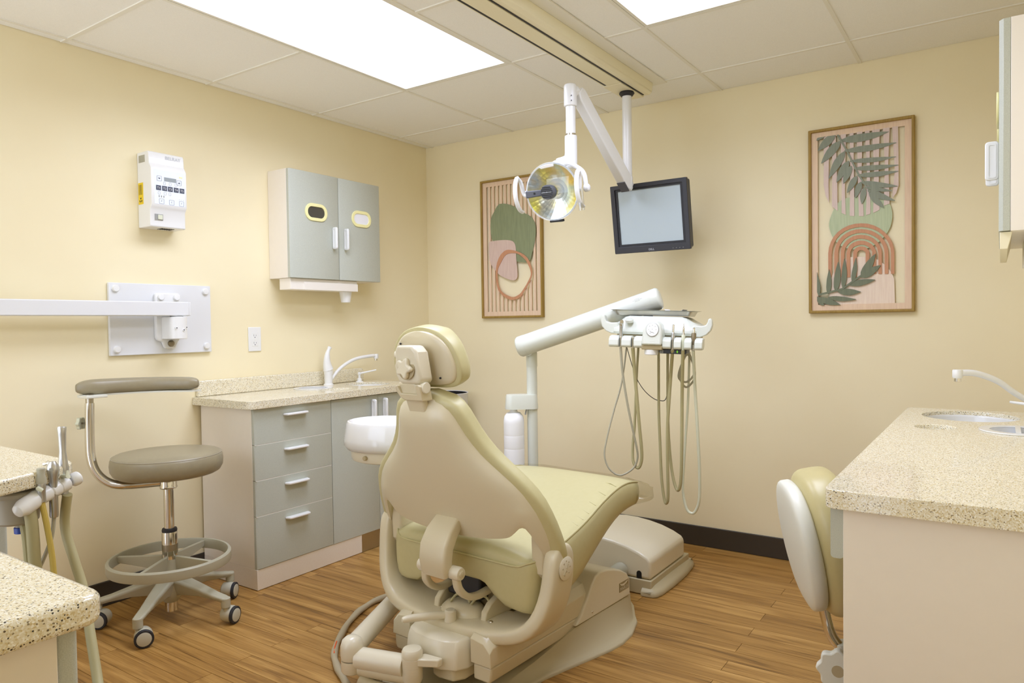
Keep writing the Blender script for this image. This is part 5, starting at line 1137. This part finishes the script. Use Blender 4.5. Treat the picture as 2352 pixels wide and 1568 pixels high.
build('arm_socket', MB().tube([(PX, PY, 1.0), A0+dA*.045-Vector((0, 0, .03))], [.017, .022], 16), 'deliv', du)
tm = MB(); sdv = dA; upv = Vector((0, 0, 1)); nA = dA.cross(upv).normalized(); uA = nA.cross(dA)
nq = (nA*.92+uA*.39).normalized(); uq = nq.cross(dA)
for i, s in enumerate(('ATTENTION', 'DO NOT LOAD ARM', 'OVER LIMIT')): text(tm, s, .0044, A0+dA*(LA-.085)+nq*.0457+uq*(.008-.0052*i), dA, uq)
build('lettering', tm, 'grey_marks', du)
bk_ = MB(); pb2 = Vector((1.207, -.822, 0)); dq = (Vector((PX, PY, 0))-pb2).normalized(); nq2 = Vector((-dq.y, dq.x, 0))
def brk(q, z): return [tuple(pb2+dq*a+nq2*b+Vector((0, 0, z))) for a, b in rrect(.128*q+.02, .072*q, .03*q, 5, cx=.036, cy=0)]
bk_.loft([brk(1.0, .742), brk(1.0, .75), brk(.94, .800), brk(.90, .806)]); build('bottle_bracket', bk_, 'deliv', du, angle=45)
build('toggle_switch', MB().tube([tuple(pb2+dq*.055-nq2*.02+Vector((0, 0, .742))), tuple(pb2+dq*.05-nq2*.025+Vector((0, 0, .718)))], [.003, .004], 8), 'grey_marks', du)
lone('water_bottle', MB().lathe([(.040, .47), (.046, .475), (.046, .560), (.0458, .563), (.0452, .5655), (.0458, .568), (.046, .571), (.046, .620), (.0458, .623), (.0452, .6255), (.0458, .628), (.046, .631), (.046, .68), (.0458, .690), (.042, .710), (.032, .724), (.018, .730), (.0165, .733), (.0165, .743)], tuple(pb2), n=36), 'bottle', 'white plastic water bottle hanging beside the post behind the chair', 'bottle', (pb2.x, pb2.y, .47), angle=30)
# head
PS, SG = math.radians(12), math.radians(2.4); Hc = Vector(DATA['HEAD'])
HX = Vector((math.cos(PS)*math.cos(SG), math.sin(PS)*math.cos(SG), -math.sin(SG))); HY = Vector((-math.sin(PS), math.cos(PS), 0)); HZ = HX.cross(HY)
Hc = Hc+HX*.018; HX = HX*.90
def hh(): return MB().at(Hc, HX, HY, HZ)
def hw(x, y, z): return tuple(Hc+HX*x+HY*y+HZ*z)
rings = []
for x_, yf, zt in ((-.190, -.050, .040), (-.184, -.064, .048), (-.170, -.072, .053), (-.158, -.075, .060), (-.140, -.076, .073), (-.12, -.077, .078), (.11, -.077, .078), (.13, -.076, .073), (.155, -.074, .060), (.175, -.068, .050), (.186, -.058, .044), (.190, -.05, .040)):
    rings.append([(x_, yf+.006, .004), (x_, yf, .014), (x_, yf+.002, .028), (x_, yf+.020, max(.032, zt*.68)), (x_, yf+.045, zt), (x_, .14, zt), (x_, .15, zt*.8), (x_, .145, .004)])
build('control_head', hh().loft(rings), 'deliv', du, angle=30, bevel=.003)
build('head_bottom', hh().box(-.17, .18, -.06, .13, -.012, .0045), 'taupe', du, bevel=.004)
for s in (-1, 1):
    horn = [(.165, .006), (.195, .004), (.222, .014), (.240, .032), (.246, .054), (.243, .072), (.236, .080), (.228, .076), (.225, .064), (.218, .052), (.200, .048), (.165, .050)]
    build('side_handle', hh().prism([(s*a, b-(.004 if s > 0 else 0)) for a, b in horn], lambda a, b, d: (a, d, b), -.062, -.028), 'deliv', du, bevel=.011, seg=4)
hs_ = [(-.188, -.1435), (-.1315, -.0890), (-.0770, -.038), (.047, .0840), (.096, .1275), (.1397, .1710), (.1826, .216)]
for a, b in hs_:
    build('holder_segment', hh().prism([(-.128, -.040), (-.122, -.047), (-.075, -.047), (-.06, -.03), (-.06, -.004), (-.085, -.001), (-.112, -.004), (-.126, -.016)], lambda p, q, d: (d, p, q), a, b), 'deliv', du, bevel=.0035, seg=2)
build('holder_rail', hh().box(-.18, .21, -.088, -.06, -.040, -.006), 'deliv', du)
for i, x_ in enumerate((-.1375, -.083, .090, .1336, .1768)):
    build('holder_sleeve', hh().lathe([(.0058, -.050), (.0062, -.048), (.0062, -.020), (.0078, -.010), (.0078, -.006)], (x_, -.108, 0), n=16), 'chrome' if i != 3 else 'hosepale', du)
cpd = hh(); cpd.prism([(-.040, -.034), (.048, -.034), (.047, .024), (.040, .044), (.026, .056), (.006, .060), (-.014, .056), (-.029, .044), (-.036, .024)], lambda a, b, d: (a, d+.12*(b), b), -.136, -.060); build('control_panel', cpd, 'deliv', du, bevel=.007, seg=3)
pad = build('keypad', hh().lathe([(.0262, 0), (.0262, .0022), (.0248, .0032), (.001, .0034)], (.006, -.1335, .026), (0, -1, .12), 36), 'white', du)
ks = hh()
for a, b in ((0, .017), (.012, .013), (-.012, .013), (.016, .0), (-.016, 0), (0, .002), (.008, -.013), (-.008, -.014)): ks.cyl((.006+a, -.1366+.12*b, .026+b), (.006+a, -.1375+.12*b, .026+b), .0013, n=8)
ks.tube([(-.004, -.1378, .021), (.0, -.1383, .017), (.012, -.1385, .015)], .0007, 5)
build('keypad_symbols', ks, 'grey_marks', pad)
build('keypad_ring', hh().rim(ell(.0275, .0275, 36), ell(.026, .026, 36), lambda a, b, d: (.006+a, -.1335+.12*b-d, .026+b), -.004, .0012), 'grey_marks', pad)
build('release_button', hh().prism(rrect(.034, .013, .006, 4, .009, -.026), lambda a, b, d: (a, d, b), -.1385, -.128), 'hosegrey', du, bevel=.001)
build('panel_base', hh().prism([(-.130, -.052), (-.075, -.052), (-.07, -.034), (-.132, -.034)], lambda p, q, d: (d, p, q), -.040, .048), 'taupe', du, bevel=.003)
build('filter_cup', hh().lathe([(.026, -.073), (.029, -.071), (.030, -.052)], (-.003, -.10, 0), n=28), 'bottle', du)
db = build('display_box', hh().prism([(.030, -.049), (.148, -.049), (.148, -.060), (.143, -.066), (.035, -.066), (.030, -.060)], lambda a, b, d: (a, d, b), -.105, -.02), 'monitor', du, bevel=.002)
build('display_button', hh().box(.034, .050, -.1058, -.104, -.064, -.051), 'grey_marks', db)
build('display_screen', hh().box(.088, .103, -.1056, -.104, -.063, -.052), 'ink', db)
tm = MB(); text(tm, '0', .013, hw(.1095, -.1056, -.0575), HX, HZ); build('display_digit', tm, 'led', db)
tm = MB(); text(tm, 'O', .010, hw(.042, -.1059, -.0575), HX, HZ); build('button_symbol', tm, 'black', db)
build('head_knob', hh().lathe([(.018, .060), (.018, .070), (.016, .072)], (-.112, -.054, -.006), (0, -.25, 1), n=24), 'deliv', du)
jt = A1-dA*.045-Vector((0, 0, .03)); build('head_joint', MB().tube([jt, (jt.x-.01, jt.y, jt.z-.035), (jt.x-.012, jt.y+.01, Hc.z+.07)], [.024, .019, .020], 18), 'deliv', du)
# tray on the head and a sterile pouch on it
tr = hh(); tr.loft([[(a+.018*0-.022, b+.06, z) for a, b in rrect(w2, h2, r2, 4)] for w2, h2, r2, z in ((.318, .160, .02, .0800), (.328, .168, .022, .0805), (.350, .186, .024, .0985), (.385, .206, .028, .1015), (.386, .207, .028, .1022), (.352, .187, .024, .0997), (.322, .162, .02, .0815))])
lone('instrument_tray', tr, 'tray', 'stainless steel instrument tray lying on top of the white delivery head', 'tray', hw(-.02, .06, .081), angle=35)
pc = hh(); rg = []
for k in range(9):
    q = k/8; rg.append([(.030+.082*q, -.02, .0905+.016*(2*q-1)**2), (.030+.082*q, .10, .0905+.016*(2*q-1)**2), (.030+.082*q, .10, .0912+.016*(2*q-1)**2), (.030+.082*q, -.02, .0912+.016*(2*q-1)**2)])
pc.loft(rg); lone('paper_pouch', pc, 'paper', 'small white paper pouch curling in the steel instrument tray', 'pouch', hw(.07, .04, .09))
# handpieces with their hoses
HOSES = DATA['HOSE']; g_ = 'handpieces on the delivery head'
def hp(name, label, i, x_, prof, m1, hose_r, hm, tip=None, m2='chrome'):
    t = thing(name, label, 'handpiece', hw(x_, -.108, -.05), group=g_)
    build('body', hh().lathe(prof, (x_, -.108, 0), n=18), m1, t)
    if tip: build('tip', hh().lathe(tip, (x_, -.108, 0), n=16), m2, t)
    pts = [Vector(hw(x_, -.108, -.049))]+[Vector(p) for p in HOSES[i][1:]]
    hp_ = smooth_path(pts, 6); nh = len(hp_)
    build('hose', MB().tube(hp_, [hose_r*(1-.35*min(1, k/nh*(1.6 if i == 0 else .6))) for k in range(nh)], 10), hm, t)
    return t
t = hp('air_water_syringe', 'silver angled syringe at the far left of the white delivery head', 0, -.1375, [(.0055, -.045), (.006, -.02), (.0075, .0), (.0075, .026), (.0085, .030), (.009, .046)], 'alu', .0052, 'hosegrey')
build('syringe_head', hh().tube([(-.1375, -.108, .040), (-.1355, -.112, .050), (-.131, -.125, .054)], [.009, .0095, .0075], 14), 'chrome', t)
t = thing('empty_hose_coupling', 'tan hose ending in an empty chrome coupling, second from left on the delivery head', 'hose', hw(-.083, -.108, -.05), group=g_)
build('coupling', hh().lathe([(.0055, -.049), (.0055, -.012), (.004, -.010)], (-.083, -.108, 0), n=14), 'brownmetal', t)
hp_ = smooth_path([Vector(hw(-.083, -.108, -.049))]+[Vector(p) for p in HOSES[1][1:]], 6); build('hose', MB().tube(hp_, [.0072-.0025*k/len(hp_) for k in range(len(hp_))], 10), 'hosetan', t)
hp('air_handpiece', 'silver handpiece just right of the control panel on the delivery head', 2, .090, [(.0055, -.045), (.006, -.018), (.0085, -.008), (.0085, .014), (.0065, .017)], 'alu', .0068, 'hosetan', [(.0045, .017), (.0050, .030), (.0050, .046), (.003, .048)])
hp('scaler_handpiece', 'cream handpiece with a thin threaded tip, between two silver handpieces', 3, .1336, [(.0068, -.046), (.0075, -.042), (.0082, -.01), (.0082, .008), (.007, .010)], 'hosepale', .0070, 'hosetan', [(.0065, .010), (.0065, .015), (.0045, .016), (.005, .019), (.0042, .021), (.005, .024), (.0042, .026), (.005, .029), (.0042, .031), (.0045, .036), (.0022, .038), (.0025, .044), (.0012, .046), (.0012, .054)])
hp('motor_handpiece', 'dark bronze motor handpiece at the right end of the delivery head', 4, .1768, [(.0055, -.045), (.006, -.028), (.0105, -.012), (.0108, .012), (.009, .018)], 'brownmetal', .0062, 'hosepale', [(.0055, .018), (.0045, .022), (.0055, .026), (.0045, .029), (.0050, .036), (.003, .038)])
lone('coiled_tubing', MB().tube(smooth_path(DATA['COIL'], 6), .0042, 8), 'hosegrey', 'coiled grey tubing looped below the right side of the delivery head', 'tubing', DATA['COIL'][0])
lone('black_cord', MB().tube(smooth_path(DATA['CORD'], 6), .0016, 6), 'black', 'thin black cord sagging between the hoses of the delivery head', 'cord', DATA['CORD'][0])

# ------------------------------------------------------------------ operator stool (left)
SX, SY = .346, -1.940
st = thing('operator_stool', 'taupe round dental stool with a curved armrest by the left wall', 'stool', (SX, SY, 0))
def pol(r, a, z): return Vector((SX+r*math.cos(math.radians(a)), SY+r*math.sin(math.radians(a)), z))
def caster(parent, p, ang, mh='stoolwheel', flip=False):
    """twin wheel caster: hood with a disc wheel on each side"""
    d = Vector((math.cos(ang), math.sin(ang), 0)); a = Vector((-d.y, d.x, 0))*(-1 if flip else 1); c = p+d*.018; c.z = .033
    cs = build('caster', MB().lathe([(.022, -.027), (.028, -.022), (.0305, -.010), (.031, .010), (.029, .0185)], c+Vector((0, 0, .003)), a, 24), mh, parent)
    build('caster_stem', MB().cyl((p.x, p.y, .05), (p.x, p.y, .085), .009, n=12), mh, cs)
    build('tyre', MB().lathe([(.026, .0185), (.0325, .0195), (.0325, .0275), (.030, .0295)], c, a, 28), 'rubber', cs)
    build('hub_cap', MB().lathe([(.0245, .029), (.0245, .0305), (.021, .0318), (.001, .032)], c, a, 24), mh, cs)
for k in range(5):
    a = 17+72*k; d = Vector((math.cos(math.radians(a)), math.sin(math.radians(a)), 0)); n_ = Vector((-d.y, d.x, 0)); rg = []
    for r, w2, zt, zb in ((.02, .036, .165, .09), (.06, .034, .160, .098), (.14, .028, .138, .100), (.21, .024, .116, .092), (.246, .022, .108, .085), (.264, .019, .102, .088)):
        q = pol(r, a, 0); rg.append([q+n_*(w2*.72)+Vector((0, 0, zt)), q-n_*(w2*.72)+Vector((0, 0, zt)), q-n_*w2*.9+Vector((0, 0, zt-.010)), q-n_*w2*.45+Vector((0, 0, zb)), q+n_*w2*.45+Vector((0, 0, zb)), q+n_*w2*.9+Vector((0, 0, zt-.010))])
    lg_ = build('leg', MB().loft(rg), 'stoolplastic', st, bevel=.004)
    build('leg_end', MB().cyl(pol(.254, a, .066), pol(.254, a, .104), .017, n=18), 'stoolplastic', lg_, bevel=.003)
    caster(st, pol(.256, a, 0), math.radians([110, -58, 0, 35, 65][k]), flip=k in (0, 3, 4))
build('hub', MB().lathe([(.024, .065), (.030, .072), (.046, .10), (.048, .16), (.044, .172), (.034, .20), (.032, .232)], (SX, SY, 0), n=32), 'stoolplastic', st)
ro = MB(); ro.loft([[pol(r, 360*k/64, z) for k in range(64)] for r, z in ((.206, .208), (.219, .208), (.221, .214), (.221, .242), (.217, .247), (.209, .247), (.206, .240), (.206, .208))], caps=False); build('foot_ring', ro, 'stoolplastic', st)
for a in (16, 113, 213, 300):
    d = Vector((math.cos(math.radians(a)), math.sin(math.radians(a)), 0)); n_ = Vector((-d.y, d.x, 0))
    build('ring_spoke', MB().loft([[pol(r, a, zt)+n_*.007, pol(r, a, zt)-n_*.007, pol(r, a, zb)-n_*.005, pol(r, a, zb)+n_*.005] for r, zt, zb in ((.028, .245, .175), (.10, .243, .198), (.207, .240, .216))]), 'stoolplastic', st, bevel=.002)
build('lower_rod', MB().cyl((SX, SY, .03), (SX, SY, .07), .0225, n=24), 'chrome', st)
build('sleeve', MB().lathe([(.0285, .20), (.0285, .33), (.027, .337)], (SX, SY, 0), n=28), 'chrome', st)
build('sleeve_gasket', MB().lathe([(.027, .337), (.028, .343), (.026, .350), (.020, .352)], (SX, SY, 0), n=28), 'rubber', st)
build('sleeve_band', MB().lathe([(.0287, .265), (.0287, .290)], (SX, SY, 0), n=28, caps=False), 'steel', st)
build('gas_column', MB().cyl((SX, SY, .345), (SX, SY, .52), .0185, n=28), 'chrome', st)
build('collar', MB().lathe([(.030, .506), (.033, .510), (.031, .516), (.031, .548), (.029, .552)], (SX, SY, 0), n=28), 'chrome', st)
build('seat_mount', MB().lathe([(.026, .552), (.040, .562), (.045, .572)], (SX, SY, 0), n=24), 'cream_t', st)
build('tilt_lever', MB().box(SX+.06, SX+.13, SY+.02, SY+.06, .554, .568), 'cream_t', st, bevel=.004)
build('seat', MB().lathe([(.15, .562), (.175, .563), (.188, .570), (.198, .588), (.200, .610), (.1975, .628), (.193, .638), (.185, .643), (.14, .649), (.06, .653), (.001, .654)], (SX, SY, 0), n=56), 'stoolleather', st, angle=60)
build('seat_seam', MB().loft([[pol(.1935+.0012*math.cos(2*PI*j/6), 360*k/56, .6372+.0012*math.sin(2*PI*j/6)) for k in range(56)] for j in range(7)], caps=False), 'hosegrey' if False else 'canister', st)
SA = [Vector(p) for p in DATA['STOOLARM']]
col = Vector((SX, SY, .531)); pth = smooth_path(SA[:-1]+[col+(SA[-2]-col).normalized()*.028], 6)
build('arm_tube', MB().tube(pth, .0165, 16), 'chrome', st)
tpz = SA[0]; build('arm_inner_tube', MB().cyl((tpz.x, tpz.y, tpz.z-.02), (tpz.x, tpz.y, tpz.z+.032), .0135, n=20), 'steel', st)
kd_ = Vector((-.825, -.565, 0)).normalized(); k0 = Vector((tpz.x, tpz.y, .772))+kd_*.016
build('lock_screw', MB().cyl(k0, k0+kd_*.014, .0035, n=10), 'brownmetal', st)
build('lock_knob', MB().at(k0+kd_*.014, kd_.cross(Vector((0, 0, 1))), (0, 0, 1), kd_).prism([((.022+.0026*math.cos(6*t))*math.cos(t), (.022+.0026*math.cos(6*t))*math.sin(t)) for t in [2*PI*k/48 for k in range(48)]], lambda a, b, d: (a, b, d), 0, .013), 'hosepale', st, bevel=.002)
ar = [Vector(p) for p in DATA['ARMREST']]; ap = smooth_path(ar, 6)
# widen the arc away from the camera in the middle, as a back rest that curves round the sitter
ap = [p+Vector((-.55, .80, 0))*.055*math.sin(PI*i/(len(ap)-1)) for i, p in enumerate(ap)]
for i, p in enumerate(ap): p.z = .905
rg = []; nn2 = len(ap)
for i, p in enumerate(ap):
    tn = (ap[min(i+1, nn2-1)]-ap[max(i-1, 0)]).normalized(); n_ = Vector((-tn.y, tn.x, 0)); e = math.sin(PI*min(1, (min(i, nn2-1-i)+.35)/3.5)/2); k_ = .8-.2*i/nn2
    rg.append([p+tn*0+n_*(.047*e*k_*math.copysign(abs(math.cos(t))**.75, math.cos(t)))+Vector((0, 0, .0395*k_*(.35+.65*e)*math.copysign(abs(math.sin(t))**.75, math.sin(t)))) for t in [2*PI*j/18 for j in range(18)]])
build('armrest', MB().loft(rg), 'stoolleather', st, sub=1)
rg = []
for i, p in enumerate(ap[1:-1]):
    tn = (ap[min(i+2, nn2-1)]-ap[i]).normalized(); n_ = Vector((-tn.y, tn.x, 0)); rg.append([p+n_*.024+Vector((0, 0, -.026)), p-n_*.024+Vector((0, 0, -.026)), p-n_*.024+Vector((0, 0, -.032)), p+n_*.024+Vector((0, 0, -.032))])
build('armrest_base', MB().loft(rg), 'stoolwhite', st)
q0 = ap[2]; build('armrest_bracket', MB().box(tpz.x-.03, tpz.x+.045, tpz.y-.03, tpz.y+.045, tpz.z+.020, tpz.z+.030), 'stoolwhite', st, bevel=.002)

# ------------------------------------------------------------------ assistant stool (right, behind the counter)
RX, RY = 2.90, -1.52
s2 = thing('assistant_stool', 'olive leather stool with a white backed oval backrest tucked behind the right counter', 'stool', (RX, RY, 0))
fz = math.radians(25); F2 = Vector((math.cos(fz), math.sin(fz), 0)); L2 = Vector((-math.sin(fz), math.cos(fz), 0)); ti = math.radians(11)
U2 = (Vector((0, 0, 1))*math.cos(ti)-F2*math.sin(ti)); F2t = L2.cross(U2)
if F2t.dot(F2) < 0: F2t = -F2t
C2 = Vector((2.617, -1.640, .583))
def pad2(hw2, hh2, n0, n1, e=.5, m=22):
    rings = []
    for i in range(m+1):
        ph = -PI/2+PI*i/m; s = hh2*math.sin(ph); wd = hw2*abs(math.cos(ph))**.72+.0008
        f = abs(math.cos(ph))**.42+.02
        rings.append([C2+L2*(wd*math.copysign(abs(math.cos(t))**.7, math.cos(t)))+U2*s+F2t*((n0+n1)/2+(n1-n0)/2*f*math.copysign(abs(math.sin(t))**e, math.sin(t))) for t in [2*PI*k/28 for k in range(28)]])
    return rings
build('backrest_shell', MB().loft(pad2(.146, .150, -.036, .014, .42)), 'stoolwhite', s2, angle=70)
build('backrest_cushion', MB().loft(pad2(.160, .170, -.008, .112, .62)), 'stool2leather', s2, angle=70)
pb_ = smooth_path([C2-U2*.13+F2t*.012, C2-U2*.17+F2t*.010, C2-U2*.235+F2t*.016, C2-U2*.285+F2t*.045], 5)
build('back_post', MB().tube(pb_, .0125, 16), 'chrome', s2)
bq = C2-U2*.262+F2t*.034; build('post_socket', MB().tube([bq+Vector((-.004, 0, .012)), bq+Vector((.012, .004, -.055))], [.020, .018], 8), 'stoolwhite', s2, bevel=.003)
kq = Vector((2.700, -1.70, .318)); ka = Vector((.10, -1, .05)).normalized(); kx = ka.cross(Vector((0, 0, 1))).normalized(); ky = kx.cross(ka)
kn2 = [((.044+.0035*math.cos(8*t))*math.cos(t), (.044+.0035*math.cos(8*t))*math.sin(t)) for t in [2*PI*k/64 for k in range(64)]]
kb2 = build('height_knob', MB().at(kq, kx, ky, ka).prism(kn2, lambda a, b, d: (a, b, d), -.012, .012), 'stoolwhite', s2, bevel=.004)
build('knob_recess', MB().at(kq, kx, ky, ka).lathe([(.0135, .0118), (.0135, .0126)], (0, 0, 0), n=20), 'taupe', kb2)
build('back_bracket', MB().tube([kq+Vector((.02, .04, 0)), Vector((RX-.08, RY-.05, .335))], .014, 12), 'chrome', s2)
build('seat', MB().lathe([(.13, .355), (.165, .358), (.182, .372), (.188, .395), (.182, .418), (.16, .43), (.08, .438), (.001, .44)], (RX, RY, 0), n=48), 'stool2leather', s2, angle=60)
build('gas_column', MB().cyl((RX, RY, .10), (RX, RY, .36), .022, n=24), 'chrome', s2)
build('hub', MB().lathe([(.03, .07), (.045, .09), (.045, .14), (.03, .15)], (RX, RY, 0), n=28), 'stoolplastic', s2)
for k in range(5):
    a = math.radians(20+72*k); d = Vector((math.cos(a), math.sin(a), 0)); e_ = Vector((RX, RY, 0))+d*.20
    build('leg', MB().tube([Vector((RX, RY, .115))+d*.03, e_+Vector((0, 0, .10)), e_+d*.02+Vector((0, 0, .08))], [.024, .018, .015], 10), 'stoolplastic', s2)
    caster(s2, e_+d*.012, a+1.1)
